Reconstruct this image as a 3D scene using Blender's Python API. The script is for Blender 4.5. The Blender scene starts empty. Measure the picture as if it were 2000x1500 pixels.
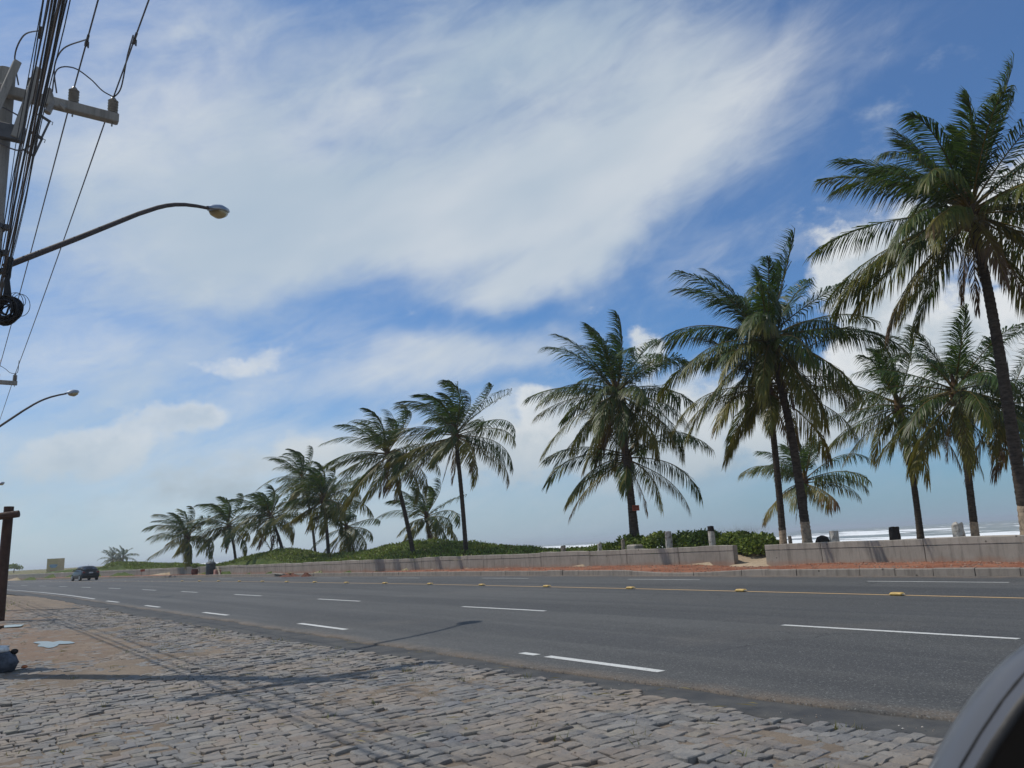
import bpy, math, random
import numpy as np
from mathutils import Vector, Matrix

# ------------------------------------------------------------------ scene, camera, light
S = bpy.context.scene
COL = S.collection
rad = math.radians
PSI, TH, RHO, EYE = rad(36.3535), rad(11.8598), rad(3.01), 1.3

FWD = np.array([math.sin(PSI), math.cos(PSI), 0.0])
RGT = np.array([math.cos(PSI), -math.sin(PSI), 0.0])
_d = np.array([math.sin(PSI)*math.cos(TH), math.cos(PSI)*math.cos(TH), math.sin(TH)])
_u0 = np.cross(RGT, _d)
_u = _u0*math.cos(RHO) + RGT*math.sin(RHO)
_r = RGT*math.cos(RHO) - _u0*math.sin(RHO)
cam_d = bpy.data.cameras.new('camera')
cam = bpy.data.objects.new('camera', cam_d); COL.objects.link(cam)
cam.matrix_world = Matrix(((_r[0], _u[0], -_d[0], 0), (_r[1], _u[1], -_d[1], 0), (_r[2], _u[2], -_d[2], EYE), (0, 0, 0, 1)))
cam_d.lens, cam_d.sensor_width = 27.0, 36.0
cam_d.clip_start, cam_d.clip_end = 0.05, 20000
cam_d.dof.use_dof = True
cam_d.dof.focus_distance = 28
cam_d.dof.aperture_fstop = 7.0
S.camera = cam

SUN_AZ, SUN_EL = rad(-34.8), rad(57.5)       # azimuth from +Y towards +X
SUN = Vector((math.sin(SUN_AZ)*math.cos(SUN_EL), math.cos(SUN_AZ)*math.cos(SUN_EL), math.sin(SUN_EL)))
sd = bpy.data.lights.new('sun', 'SUN'); sd.energy = 4.0; sd.angle = rad(0.5); sd.color = (1.0, 0.95, 0.87)
so = bpy.data.objects.new('sun', sd); COL.objects.link(so)
so.rotation_euler = SUN.to_track_quat('Z', 'Y').to_euler(); so.location = (0, 0, 60)

S.view_settings.view_transform = 'Standard'
S.view_settings.look = 'None'
S.view_settings.gamma = 1
S.view_settings.use_curve_mapping = False
S.view_settings.exposure = -0.30

class NT:
    """small helper to write node trees"""
    def __init__(s, tree): s.t = tree; s.n = tree.nodes; s.l = tree.links
    def new(s, ty, **kw):
        n = s.n.new(ty)
        for k, v in kw.items(): setattr(n, k, v)
        return n
    def put(s, sock, v):
        if isinstance(v, bpy.types.NodeSocket): s.l.new(v, sock)
        elif v is not None: sock.default_value = v
    def math(s, op, a, b=None, c=None, clamp=False):
        n = s.new('ShaderNodeMath', operation=op, use_clamp=clamp)
        s.put(n.inputs[0], a); s.put(n.inputs[1], b)
        if c is not None: s.put(n.inputs[2], c)
        return n.outputs[0]
    def vmath(s, op, a, b=None):
        n = s.new('ShaderNodeVectorMath', operation=op)
        s.put(n.inputs[0], a); s.put(n.inputs[1], b)
        return n.outputs['Value'] if op in ('DOT_PRODUCT', 'LENGTH') else n.outputs[0]
    def scale(s, v, k):
        n = s.new('ShaderNodeVectorMath', operation='SCALE'); s.put(n.inputs[0], v); s.put(n.inputs['Scale'], k)
        return n.outputs[0]
    def comb(s, x, y, z):
        n = s.new('ShaderNodeCombineXYZ'); s.put(n.inputs[0], x); s.put(n.inputs[1], y); s.put(n.inputs[2], z)
        return n.outputs[0]
    def noise(s, vec, scale, detail=4, rough=0.55, dist=0.0, color=False):
        n = s.new('ShaderNodeTexNoise'); s.put(n.inputs['Vector'], vec)
        n.inputs['Scale'].default_value = scale; n.inputs['Detail'].default_value = detail
        n.inputs['Roughness'].default_value = rough; n.inputs['Distortion'].default_value = dist
        return n.outputs['Color' if color else 'Fac']
    def step(s, v, a, b, lo=0.0, hi=1.0):
        n = s.new('ShaderNodeMapRange', interpolation_type='SMOOTHSTEP'); s.put(n.inputs[0], v)
        for i, x in enumerate((a, b, lo, hi)): s.put(n.inputs[1+i], x)
        return n.outputs[0]
    def lin(s, v, a, b, lo=0.0, hi=1.0):
        n = s.new('ShaderNodeMapRange'); s.put(n.inputs[0], v)
        for i, x in enumerate((a, b, lo, hi)): s.put(n.inputs[1+i], x)
        return n.outputs[0]
    def mix(s, f, a, b, blend='MIX'):
        n = s.new('ShaderNodeMix', data_type='RGBA', blend_type=blend, clamp_factor=True)
        s.put(n.inputs[0], f)
        for i, x in ((6, a), (7, b)): s.put(n.inputs[i], x if isinstance(x, bpy.types.NodeSocket) else (*x, 1.0))
        return n.outputs[2]
    def mapping(s, vec, loc=(0, 0, 0), rot=(0, 0, 0), sc=(1, 1, 1), ty='POINT'):
        n = s.new('ShaderNodeMapping', vector_type=ty); s.put(n.inputs[0], vec)
        n.inputs[1].default_value = loc; n.inputs[2].default_value = rot; n.inputs[3].default_value = sc
        return n.outputs[0]

def build_sky():
    w = bpy.data.worlds.new('World'); S.world = w; w.use_nodes = True
    t = NT(w.node_tree); t.n.clear()
    out = t.new('ShaderNodeOutputWorld'); bg = t.new('ShaderNodeBackground')
    t.l.new(bg.outputs[0], out.inputs[0])
    K = 0.1
    bg.inputs[1].default_value = K
    sky = t.new('ShaderNodeTexSky', sky_type='NISHITA', sun_disc=False)
    sky.sun_elevation = SUN_EL; sky.sun_rotation = SUN_AZ % (2*math.pi)
    sky.altitude = 10; sky.air_density = 1.0; sky.dust_density = 0.6; sky.ozone_density = 2.5
    D = t.new('ShaderNodeTexCoord').outputs['Generated']
    fx = t.vmath('DOT_PRODUCT', D, tuple(RGT)); fy = t.vmath('DOT_PRODUCT', D, tuple(FWD))
    fz = t.vmath('DOT_PRODUCT', D, (0, 0, 1.0))
    el = t.math('MULTIPLY', t.math('ARCSINE', fz), 180/math.pi)
    az = t.math('MULTIPLY', t.math('ARCTAN2', fx, fy), 180/math.pi)
    A = t.comb(az, el, 0.0)
    L = t.comb(fx, fy, fz)
    # wind-drawn warp of the sky coordinates so no cloud edge is geometric
    wn = t.noise(L, 2.2, 5, 0.6, color=True)
    wv = t.vmath('MULTIPLY', t.vmath('SUBTRACT', wn, (0.5, 0.5, 0.5)), (16.0, 11.0, 0.0))
    AW = t.vmath('ADD', A, wv)
    wn2 = t.noise(t.vmath('ADD', L, (3.1, 1.7, 5.2)), 9.0, 6, 0.62, color=True)
    AC = t.vmath('ADD', t.vmath('ADD', A, t.scale(wv, 0.35)), t.vmath('MULTIPLY', t.vmath('SUBTRACT', wn2, (0.5, 0.5, 0.5)), (4.6, 4.0, 0.0)))
    def blob(c, azel, rads, rot=0.0, soft=(1.3, 0.35), wgt=1.0):
        # TEXTURE mapping = inverse transform: centre, rotate, scale
        m = t.mapping(c, (azel[0], azel[1], 0), (0, 0, rad(rot)), (rads[0], rads[1], 1), 'TEXTURE')
        d = t.vmath('LENGTH', m)
        return t.step(d, soft[0], soft[1], 0.0, wgt)
    def acc(lst):
        r = lst[0]
        for b in lst[1:]: r = t.math('MAXIMUM', r, b)
        return r
    def sumc(lst):
        r = lst[0]
        for b in lst[1:]: r = t.math('ADD', r, b)
        return r
    # high thin veil -----------------------------------------------------------
    st = t.mapping(t.mapping(L, rot=(0, rad(22), 0)), sc=(1.0, 1.0, 2.8))
    f1 = t.noise(st, 2.6, 8, 0.58, 0.6)
    f2 = t.noise(st, 9.0, 7, 0.64, 0.5)
    fib = t.math('ADD', t.math('MULTIPLY', f1, 0.60), t.math('MULTIPLY', f2, 0.40))
    veil = sumc([
        blob(AW, (-8, 27.3), (29, 8.6), 6, (1.45, 0.0), 0.78),
        blob(AW, (-27, 22.0), (21, 8.5), 8, (1.3, 0.2), 0.44),
        blob(AW, (-8, 24.8), (20, 4.2), 9, (1.3, 0.2), 0.28),
        blob(AW, (13, 28.2), (13, 4.4), 12, (1.6, 0.0), 0.38),
        blob(AW, (8, 25.0), (15, 3.8), 10, (1.7, 0.0), 0.34),
        blob(AW, (14, 34.5), (20, 4.0), -10, (1.3, 0.2), 0.24),
        blob(AW, (-3, 36), (24, 6), 0, (1.4, 0.0), 0.30),
        blob(AW, (-27, 33), (20, 8), 0, (1.4, 0.0), 0.34),
        blob(AW, (2, 20.6), (9, 2.0), 12, (1.3, 0.2), 0.50),
        blob(AW, (-25, 13.4), (22, 3.4), 2, (1.35, 0.2), 0.40),
        blob(AW, (-4, 14.4), (12, 2.2), 8, (1.3, 0.2), 0.50),
        blob(AW, (20, 19.8), (11, 2.4), 4, (1.6, 0.0), 0.34),
        blob(AW, (-12, 4.5), (44, 8.0), 0, (1.2, 0.4), 0.55),
    ])
    rest = t.math('MULTIPLY', t.step(t.math('ABSOLUTE', az), 42, 75), 0.45)       # the same kind of veil goes on outside the view
    veil = t.math('ADD', veil, rest)
    va = t.math('ADD', veil, t.math('MULTIPLY', t.math('SUBTRACT', fib, 0.5), 1.65))
    va = t.lin(t.step(va, -0.04, 0.98), 0.0, 1.0, 0.07, 0.90)
    # blue -------------------------------------------------------------------
    blue = t.mix(1.0, sky.outputs[0], (0.44, 0.92, 1.36), 'MULTIPLY')
    g = lambda c: tuple(x/K for x in c)
    veilc = t.mix(t.step(t.noise(st, 1.7, 4, 0.5), 0.35, 0.68), g((0.56, 0.68, 0.79)), g((0.84, 0.89, 0.93)))
    c = t.mix(va, blue, veilc)
    # low haze ------------------------------------------------------------------
    hz = t.mix(t.step(az, -25, 24), g((0.60, 0.71, 0.78)), g((0.33, 0.47, 0.59)))
    hf = t.math('POWER', 2.718, t.math('MULTIPLY', t.math('MAXIMUM', el, 0.0), -0.21))
    c = t.mix(t.math('MULTIPLY', hf, 0.94), c, hz)
    # soft grey-white bank low over the sea
    bank = sumc([blob(AC, (16, 8.0), (26, 5.0), 2, (1.3, 0.25), 0.72), blob(AC, (-14, 6.0), (22, 3.2), 6, (1.3, 0.25), 0.50)])
    bn = t.noise(t.mapping(L, sc=(1, 1, 1.7)), 8, 9, 0.58)
    ba = t.step(t.math('ADD', bank, t.math('MULTIPLY', t.math('SUBTRACT', bn, 0.5), 2.0)), 0.18, 0.85, 0.0, 0.88)
    ba = t.math('MULTIPLY', ba, t.step(el, 0.2, 3.2))
    bankc = t.mix(t.step(el, 3.0, 11.0), g((0.44, 0.55, 0.64)), g((0.80, 0.86, 0.90)))
    c = t.mix(ba, c, bankc)
    # heaped clouds ---------------------------------------------------------------
    bil = t.noise(t.mapping(L, sc=(1, 1, 1.35)), 13, 9, 0.58)
    cum = acc([
        blob(AC, (27.2, 16.6), (5.2, 5.8), -10, (1.25, 0.3)),
        blob(AC, (25.0, 11.0), (3.4, 3.4), 0, (1.25, 0.3), 0.9),
        blob(AC, (31, 10.5), (9, 5.5), 0, (1.25, 0.3)),
        blob(AC, (36, 17), (6, 5), 0, (1.25, 0.3)),
        blob(AC, (10.0, 13.9), (2.1, 2.2), 0, (1.5, 0.0), 0.74),
        blob(AC, (3.0, 9.0), (4.2, 3.4), 0, (1.25, 0.3)),
        blob(AC, (9, 7.0), (8, 4.0), 0, (1.3, 0.3)),
        blob(AC, (-1.5, 6.6), (5.5, 2.8), 0, (1.3, 0.3), 1.0),
        blob(AC, (-13.5, 6.8), (7, 2.5), 4, (1.3, 0.2), 0.92),
        blob(AC, (-23.0, 9.6), (4.6, 1.8), 14, (1.3, 0.2), 1.0),
        blob(AC, (-28.5, 7.6), (8, 2.1), 14, (1.3, 0.2), 0.98),
        blob(AC, (-20, 14.0), (5.5, 1.0), 2, (1.3, 0.2), 0.74),
        blob(AC, (20, 8.0), (8, 4.2), 0, (1.3, 0.3), 0.95),
    ])
    ca = t.math('ADD', cum, t.math('MULTIPLY', t.math('SUBTRACT', bil, 0.5), 1.9))
    edge = t.step(ca, t.lin(az, -14, 4, 0.26, 0.30), t.lin(az, -14, 4, 0.82, 0.72))
    depth = t.step(ca, 0.45, 1.15)
    fade = t.step(el, 0.5, 6.5)                       # heaps sink into the haze at the skyline
    right = t.step(az, -12, 14)
    relief = t.step(t.noise(t.vmath('ADD', L, (0.012, 0.0, -0.02)), 11, 10, 0.60), 0.38, 0.60)
    shade = t.math('MULTIPLY', t.step(el, 11.5, 3.5), 0.9)
    cumc = t.mix(shade, g((0.93, 0.96, 0.98)), g((0.55, 0.65, 0.73)))
    cumc = t.mix(t.math('MULTIPLY', t.math('MULTIPLY', relief, t.math('ADD', t.math('MULTIPLY', depth, 0.7), 0.3)), 0.85), cumc, g((0.56, 0.66, 0.75)))
    alpha = t.math('MULTIPLY', t.math('MULTIPLY', edge, fade), t.math('ADD', t.math('MULTIPLY', right, 0.25), 0.72))
    c = t.mix(alpha, c, cumc)
    t.l.new(c, bg.inputs[0])
build_sky()

# ------------------------------------------------------------------ object helpers
def link(o, parent=None):
    COL.objects.link(o)
    if parent is not None: o.parent = parent
    return o
def tag(o, label=None, cat=None, group=None, kind=None):
    if label: o['label'] = label
    if cat: o['category'] = cat
    if group: o['group'] = group
    if kind: o['kind'] = kind
    return o
def empty(name, loc=(0, 0, 0), rz=0.0):
    o = bpy.data.objects.new(name, None); o.empty_display_size = 0.1
    o.location = loc; o.rotation_euler = (0, 0, rz)
    return link(o)
def mesh_data(name, V, F, mats, tint=None, smooth=False, mi=None):
    me = bpy.data.meshes.new(name)
    V = np.asarray(V, np.float32)
    if isinstance(F, np.ndarray):
        k = F.shape[1]; n = F.shape[0]
        me.vertices.add(len(V)); me.vertices.foreach_set('co', V.ravel())
        me.loops.add(n*k); me.loops.foreach_set('vertex_index', F.astype(np.int32).ravel())
        me.polygons.add(n); me.polygons.foreach_set('loop_start', np.arange(0, n*k, k, dtype=np.int32))
        me.update(calc_edges=True); me.validate()
    else:
        me.from_pydata(V.tolist(), [], F); me.update()
    if not isinstance(mats, (list, tuple)): mats = [mats]
    for m in mats: me.materials.append(m)
    if mi is not None: me.polygons.foreach_set('material_index', np.asarray(mi, np.int32))
    if tint is not None:
        a = me.attributes.new('tint', 'FLOAT_COLOR', 'POINT')
        T = np.asarray(tint, np.float32)
        if T.shape[1] == 3: T = np.hstack([T, np.ones((len(T), 1), np.float32)])
        a.data.foreach_set('color', T.ravel())
    if smooth: me.polygons.foreach_set('use_smooth', np.ones(len(me.polygons), bool))
    return me
def mobj(name, V, F, mats, parent=None, **kw):
    return link(bpy.data.objects.new(name, mesh_data(name, V, F, mats, **kw)), parent)

class MB:
    def __init__(s): s.v = []; s.f = []; s.m = []
    def add(s, V, F, m=0):
        b = len(s.v); s.v += [tuple(x) for x in V]; s.f += [tuple(i+b for i in f) for f in F]; s.m += [m]*len(F)
        return s
    def box(s, c, d, rot=None, m=0, bev=0.0):
        x, y, z = (k/2 for k in d)
        if bev:
            V, F = bevel_box(x, y, z, bev)
        else:
            V = [(-x,-y,-z),(x,-y,-z),(x,y,-z),(-x,y,-z),(-x,-y,z),(x,-y,z),(x,y,z),(-x,y,z)]
            F = [(0,3,2,1),(4,5,6,7),(0,1,5,4),(1,2,6,5),(2,3,7,6),(3,0,4,7)]
        R = rot if rot is not None else Matrix.Identity(3)
        c = Vector(c)
        return s.add([c + R @ Vector(v) for v in V], F, m)
    def tube(s, pts, r, n=8, m=0, cap=True):
        P = [Vector(p) for p in pts]; k = len(P)
        R = r if hasattr(r, '__len__') else [r]*k
        V = []; F = []
        t0 = (P[1]-P[0]).normalized()
        a = t0.orthogonal().normalized()
        for i in range(k):
            t = (P[min(i+1, k-1)]-P[max(i-1, 0)]).normalized()
            a = (a - t*a.dot(t)).normalized(); b = t.cross(a)
            for j in range(n):
                w = 2*math.pi*j/n
                V.append(P[i] + (a*math.cos(w)+b*math.sin(w))*R[i])
        for i in range(k-1):
            for j in range(n):
                j2 = (j+1) % n
                F.append((i*n+j, i*n+j2, (i+1)*n+j2, (i+1)*n+j))
        if cap:
            F.append(tuple(range(n-1, -1, -1))); F.append(tuple((k-1)*n+j for j in range(n)))
        return s.add(V, F, m)
    def lathe(s, prof, c=(0, 0, 0), n=16, m=0, rot=None, sx=1, sy=1):
        V = []; F = []; k = len(prof); R = rot if rot is not None else Matrix.Identity(3); c = Vector(c)
        for r, z in prof:
            for j in range(n):
                w = 2*math.pi*j/n
                V.append(c + R @ Vector((r*math.cos(w)*sx, r*math.sin(w)*sy, z)))
        for i in range(k-1):
            for j in range(n):
                j2 = (j+1) % n
                F.append((i*n+j, i*n+j2, (i+1)*n+j2, (i+1)*n+j))
        F.append(tuple(range(n-1, -1, -1))); F.append(tuple((k-1)*n+j for j in range(n)))
        return s.add(V, F, m)
    def build(s, name, mats, parent=None, smooth=False):
        o = mobj(name, s.v, s.f, mats, parent, mi=s.m)
        if smooth:
            me = o.data
            me.polygons.foreach_set('use_smooth', np.ones(len(me.polygons), bool))
            try: me.set_sharp_from_angle(angle=rad(38))
            except Exception: pass
        return o
def bevel_box(x, y, z, b):
    V = []; F = []
    rings = [(-z, b), (-z+b, 0), (z-b, 0), (z, b)]
    for zz, ins in rings:
        X, Y = x-ins, y-ins
        c = b*0.8
        V += [(-X+c,-Y,zz),(X-c,-Y,zz),(X,-Y+c,zz),(X,Y-c,zz),(X-c,Y,zz),(-X+c,Y,zz),(-X,Y-c,zz),(-X,-Y+c,zz)]
    for i in range(3):
        for j in range(8):
            j2 = (j+1) % 8
            F.append((i*8+j, i*8+j2, (i+1)*8+j2, (i+1)*8+j))
    F.append(tuple(range(7, -1, -1))); F.append(tuple(24+j for j in range(8)))
    return V, F

_rs = np.random.RandomState(7)
_lat = _rs.rand(256, 256)
def vnoise(x, y):
    x = np.asarray(x, float); y = np.asarray(y, float)
    xi = np.floor(x).astype(int); yi = np.floor(y).astype(int); fx = x-xi; fy = y-yi
    fx = fx*fx*(3-2*fx); fy = fy*fy*(3-2*fy)
    g = lambda a, b: _lat[a % 256, b % 256]
    return (g(xi,yi)*(1-fx)+g(xi+1,yi)*fx)*(1-fy) + (g(xi,yi+1)*(1-fx)+g(xi+1,yi+1)*fx)*fy
def fbm(x, y, o=4):
    s = 0; a = 0.5
    for i in range(o):
        s = s + a*vnoise(x*2**i+17.3*i, y*2**i+9.1*i); a *= 0.5
    return s/(1-0.5**o)

# ------------------------------------------------------------------ materials
def mat(name, fn, rough=0.8, spec=0.3, metal=0.0):
    m = bpy.data.materials.new(name); m.use_nodes = True
    t = NT(m.node_tree); p = t.n['Principled BSDF']
    p.inputs['Roughness'].default_value = rough; p.inputs['Specular IOR Level'].default_value = spec
    p.inputs['Metallic'].default_value = metal
    r = fn(t, p)
    if r is not None: t.put(p.inputs['Base Color'], r if isinstance(r, bpy.types.NodeSocket) else (*r, 1))
    return m
def bump(t, p, h, strength=0.5, dist=0.01):
    b = t.new('ShaderNodeBump'); b.inputs['Strength'].default_value = strength; b.inputs['Distance'].default_value = dist
    t.put(b.inputs['Height'], h); t.l.new(b.outputs[0], p.inputs['Normal'])
def pos(t): return t.new('ShaderNodeNewGeometry').outputs['Position']
def objc(t): return t.new('ShaderNodeTexCoord').outputs['Object']
def tintc(t):
    a = t.new('ShaderNodeAttribute', attribute_name='tint')
    s = t.new('ShaderNodeSeparateColor'); t.l.new(a.outputs['Color'], s.inputs[0])
    return s.outputs[0], s.outputs[1], s.outputs[2], a.outputs['Color']
M = {}
def plain(name, c, rough=0.6, spec=0.3, metal=0.0, var=0.25, sc=6.0, b=0.15):
    def fn(t, p):
        P = objc(t); n = t.noise(P, sc, 6, 0.6)
        bump(t, p, t.noise(P, sc*8, 4), b, 0.004)
        return t.mix(t.step(n, 0.3, 0.7), tuple(x*(1-var) for x in c), tuple(min(1, x*(1+var)) for x in c))
    M[name] = mat(name, fn, rough, spec, metal); return M[name]

def f_asphalt(t, p):
    P = pos(t)
    big = t.noise(t.mapping(P, sc=(1.0, 0.12, 1)), 0.7, 5, 0.6)
    mid = t.noise(P, 5, 5, 0.65); fine = t.noise(P, 130, 3, 0.7)
    c = t.mix(t.step(big, 0.3, 0.7), (0.060, 0.060, 0.058), (0.090, 0.090, 0.086))
    c = t.mix(t.math('MULTIPLY', t.step(mid, 0.45, 0.75), 0.35), c, (0.045, 0.047, 0.05))
    lanes = t.noise(t.mapping(P, sc=(1.0, 0.02, 1)), 1.15, 3, 0.5)
    c = t.mix(t.step(lanes, 0.42, 0.60, 0, 0.6), c, (0.042, 0.043, 0.045))
    r, g, b, col = tintc(t)
    side = t.math('ADD', t.step(r, 0.93, 1.0), t.step(r, 0.025, 0.0, 0, 0.6))
    c = t.mix(t.math('MULTIPLY', side, t.step(t.noise(P, 1.1, 6, 0.7), 0.30, 0.62, 0, 0.85)), c, (0.21, 0.155, 0.11))
    oil = t.step(t.noise(t.mapping(P, sc=(1, 0.3, 1)), 1.6, 5, 0.7), 0.60, 0.74, 0, 0.45)
    c = t.mix(oil, c, (0.03, 0.031, 0.033))
    dust = t.noise(P, 0.23, 6, 0.68)
    c = t.mix(t.step(dust, 0.52, 0.75, 0, 0.32), c, (0.16, 0.14, 0.115))
    cr = t.new('ShaderNodeTexVoronoi', feature='DISTANCE_TO_EDGE'); t.put(cr.inputs['Vector'], t.vmath('ADD', P, t.scale(t.noise(P, 1.7, 4, 0.6, color=True), 0.9))); cr.inputs['Scale'].default_value = 0.26
    crm = t.math('MULTIPLY', t.step(cr.outputs['Distance'], 0.006, 0.002, 0, 0.7), t.step(t.noise(P, 0.13, 2), 0.5, 0.62))
    c = t.mix(crm, c, (0.02, 0.02, 0.02))
    v = t.new('ShaderNodeTexVoronoi'); t.put(v.inputs['Vector'], P); v.inputs['Scale'].default_value = 85
    sep = t.new('ShaderNodeSeparateColor'); t.l.new(v.outputs['Color'], sep.inputs[0])
    c = t.mix(t.step(sep.outputs[0], 0.86, 0.98, 0, 0.75), c, (0.19, 0.19, 0.18))
    c = t.mix(t.step(sep.outputs[1], 0.75, 1.0, 0, 0.7), c, (0.022, 0.023, 0.025))
    bump(t, p, t.math('ADD', fine, t.math('MULTIPLY', v.outputs['Distance'], 0.6)), 0.55, 0.008)
    return c
M['asphalt'] = mat('asphalt', f_asphalt, 0.78, 0.35)
def f_oldasphalt(t, p):
    P = pos(t); a = t.noise(P, 2.4, 6, 0.65); f = t.noise(P, 150, 3, 0.7)
    c = t.mix(t.step(a, 0.3, 0.72), (0.045, 0.047, 0.05), (0.085, 0.083, 0.078))
    c = t.mix(t.step(t.noise(P, 60, 4, 0.7), 0.56, 0.75, 0, 0.5), c, (0.16, 0.14, 0.11))
    bump(t, p, f, 0.5, 0.006); return c
M['oldasphalt'] = mat('old_asphalt', f_oldasphalt, 0.85, 0.25)
def f_paint(col):
    def fn(t, p):
        P = pos(t); n = t.noise(P, 22, 6, 0.7); big = t.noise(P, 2.0, 4)
        c = t.mix(t.step(n, 0.52, 0.70, 0, 0.7), col, (0.14, 0.14, 0.14))
        c = t.mix(t.step(big, 0.45, 0.8, 0, 0.25), c, (0.25, 0.24, 0.22))
        bump(t, p, t.noise(P, 120, 3), 0.3, 0.004); return c
    return fn
M['white_paint'] = mat('white_paint', f_paint((0.56, 0.56, 0.53)), 0.6)
M['yellow_paint'] = mat('yellow_paint', f_paint((0.55, 0.36, 0.16)), 0.6)
def f_cobble(t, p):
    P = pos(t); r, g, b, col = tintc(t)
    n = t.noise(P, 34, 6, 0.7); s = t.noise(P, 160, 3, 0.75); big = t.noise(P, 1.1, 5, 0.6)
    c = t.mix(t.step(n, 0.3, 0.75), t.mix(1.0, col, (0.72, 0.72, 0.74), 'MULTIPLY'), col)
    c = t.mix(t.step(s, 0.55, 0.75, 0, 0.6), c, (0.42, 0.41, 0.39))
    c = t.mix(t.step(s, 0.45, 0.30, 0, 0.6), c, (0.09, 0.09, 0.095))
    dirt = t.step(t.math('ADD', big, t.math('MULTIPLY', n, 0.45)), 0.62, 0.90, 0, 0.6)
    c = t.mix(dirt, c, (0.27, 0.21, 0.155))
    oil = t.step(t.noise(P, 0.55, 5, 0.7), 0.56, 0.70, 0, 0.45)
    c = t.mix(oil, c, (0.11, 0.105, 0.10))
    bump(t, p, t.math('ADD', n, t.math('MULTIPLY', s, 0.5)), 0.7, 0.010)
    return c
M['cobble'] = mat('granite_cobble', f_cobble, 0.85, 0.25)
def f_sand(t, p):
    P = pos(t); a = t.noise(P, 1.3, 6, 0.62); f = t.noise(P, 55, 5, 0.75); q = t.noise(P, 210, 2, 0.7)
    c = t.mix(t.step(a, 0.32, 0.7), (0.20, 0.160, 0.122), (0.30, 0.242, 0.182))
    sp = t.new('ShaderNodeSeparateXYZ'); t.l.new(P, sp.inputs[0])
    redk = t.math('MULTIPLY', t.step(t.math('ADD', sp.outputs[0], t.math('MULTIPLY', a, 3.0)), 4.6, 2.6), t.step(sp.outputs[1], 11, 15))
    c = t.mix(t.math('MULTIPLY', redk, 0.6), c, (0.26, 0.165, 0.115))
    c = t.mix(t.step(f, 0.35, 0.7, 0, 0.7), c, (0.17, 0.135, 0.105))
    c = t.mix(t.step(t.noise(P, 14, 5, 0.7), 0.5, 0.72, 0, 0.6), c, (0.15, 0.13, 0.11))
    c = t.mix(t.step(q, 0.64, 0.74, 0, 0.8), c, (0.55, 0.50, 0.44))
    c = t.mix(t.step(q, 0.36, 0.28, 0, 0.8), c, (0.12, 0.09, 0.07))
    bump(t, p, t.math('ADD', f, q), 0.8, 0.012); return c
M['dirt'] = mat('sandy_dirt', f_sand, 0.95, 0.1)
def f_ground(t, p):
    P = pos(t); r, g, b, col = tintc(t)
    a = t.noise(P, 0.35, 6, 0.62); f = t.noise(P, 6, 6, 0.7)
    sand = t.mix(t.step(a, 0.3, 0.7), (0.42, 0.33, 0.23), (0.30, 0.23, 0.16))
    sand = t.mix(t.step(f, 0.4, 0.7, 0, 0.5), sand, (0.20, 0.155, 0.11))
    veg = t.mix(t.step(t.noise(P, 1.6, 6, 0.7), 0.35, 0.7), (0.05, 0.075, 0.02), (0.10, 0.12, 0.035))
    k = t.step(t.math('ADD', r, t.math('MULTIPLY', t.math('SUBTRACT', f, 0.5), 0.7)), 0.4, 0.65)
    bump(t, p, f, 0.8, 0.06)
    return t.mix(k, sand, veg)
M['ground'] = mat('sandy_ground', f_ground, 0.95, 0.1)
def f_redgravel(t, p):
    P = pos(t); a = t.noise(P, 1.1, 5, 0.65); f = t.noise(P, 40, 5, 0.75)
    c = t.mix(t.step(a, 0.35, 0.65), (0.22, 0.085, 0.05), (0.33, 0.15, 0.09))
    c = t.mix(t.step(f, 0.5, 0.75, 0, 0.7), c, (0.42, 0.25, 0.17))
    c = t.mix(t.step(f, 0.42, 0.3, 0, 0.7), c, (0.10, 0.04, 0.025))
    bump(t, p, f, 1.0, 0.03); return c
M['redgravel'] = mat('red_gravel', f_redgravel, 0.95, 0.1)
def f_concrete(base, stain=True):
    def fn(t, p):
        P = pos(t); a = t.noise(P, 1.2, 6, 0.65); f = t.noise(P, 30, 5, 0.7)
        v = t.noise(t.mapping(P, sc=(3, 3, 0.35)), 2.2, 6, 0.7)
        c = t.mix(t.step(a, 0.3, 0.7), tuple(x*0.82 for x in base), base)
        c = t.mix(t.step(v, 0.44, 0.70, 0, 0.75), c, tuple(x*0.5 for x in base))
        c = t.mix(t.step(f, 0.56, 0.72, 0, 0.6), c, tuple(x*0.4 for x in base))
        if stain:
            sep = t.new('ShaderNodeSeparateXYZ'); t.l.new(P, sep.inputs[0])
            h = t.math('ADD', sep.outputs[2], t.math('MULTIPLY', t.math('SUBTRACT', a, 0.5), 0.4))
            c = t.mix(t.step(h, 0.36, 0.12, 0, 0.55), c, (0.30, 0.17, 0.11))    # splashed red soil
        holes = t.new('ShaderNodeTexVoronoi'); t.put(holes.inputs['Vector'], P); holes.inputs['Scale'].default_value = 2.1
        c = t.mix(t.step(holes.outputs['Distance'], 0.075, 0.05, 0, 0.8), c, (0.05, 0.045, 0.04))
        bump(t, p, t.math('ADD', f, v), 0.5, 0.012); return c
    return fn
M['wall'] = mat('cast_concrete', f_concrete((0.31, 0.285, 0.245)), 0.9, 0.2)
M['coping'] = mat('coping_concrete', f_concrete((0.345, 0.315, 0.27), False), 0.9, 0.2)
M['kerb'] = mat('kerb_concrete', f_concrete((0.27, 0.235, 0.20), False), 0.9, 0.2)
M['pole'] = mat('pole_concrete', f_concrete((0.30, 0.29, 0.27), False), 0.9, 0.2)
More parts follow.
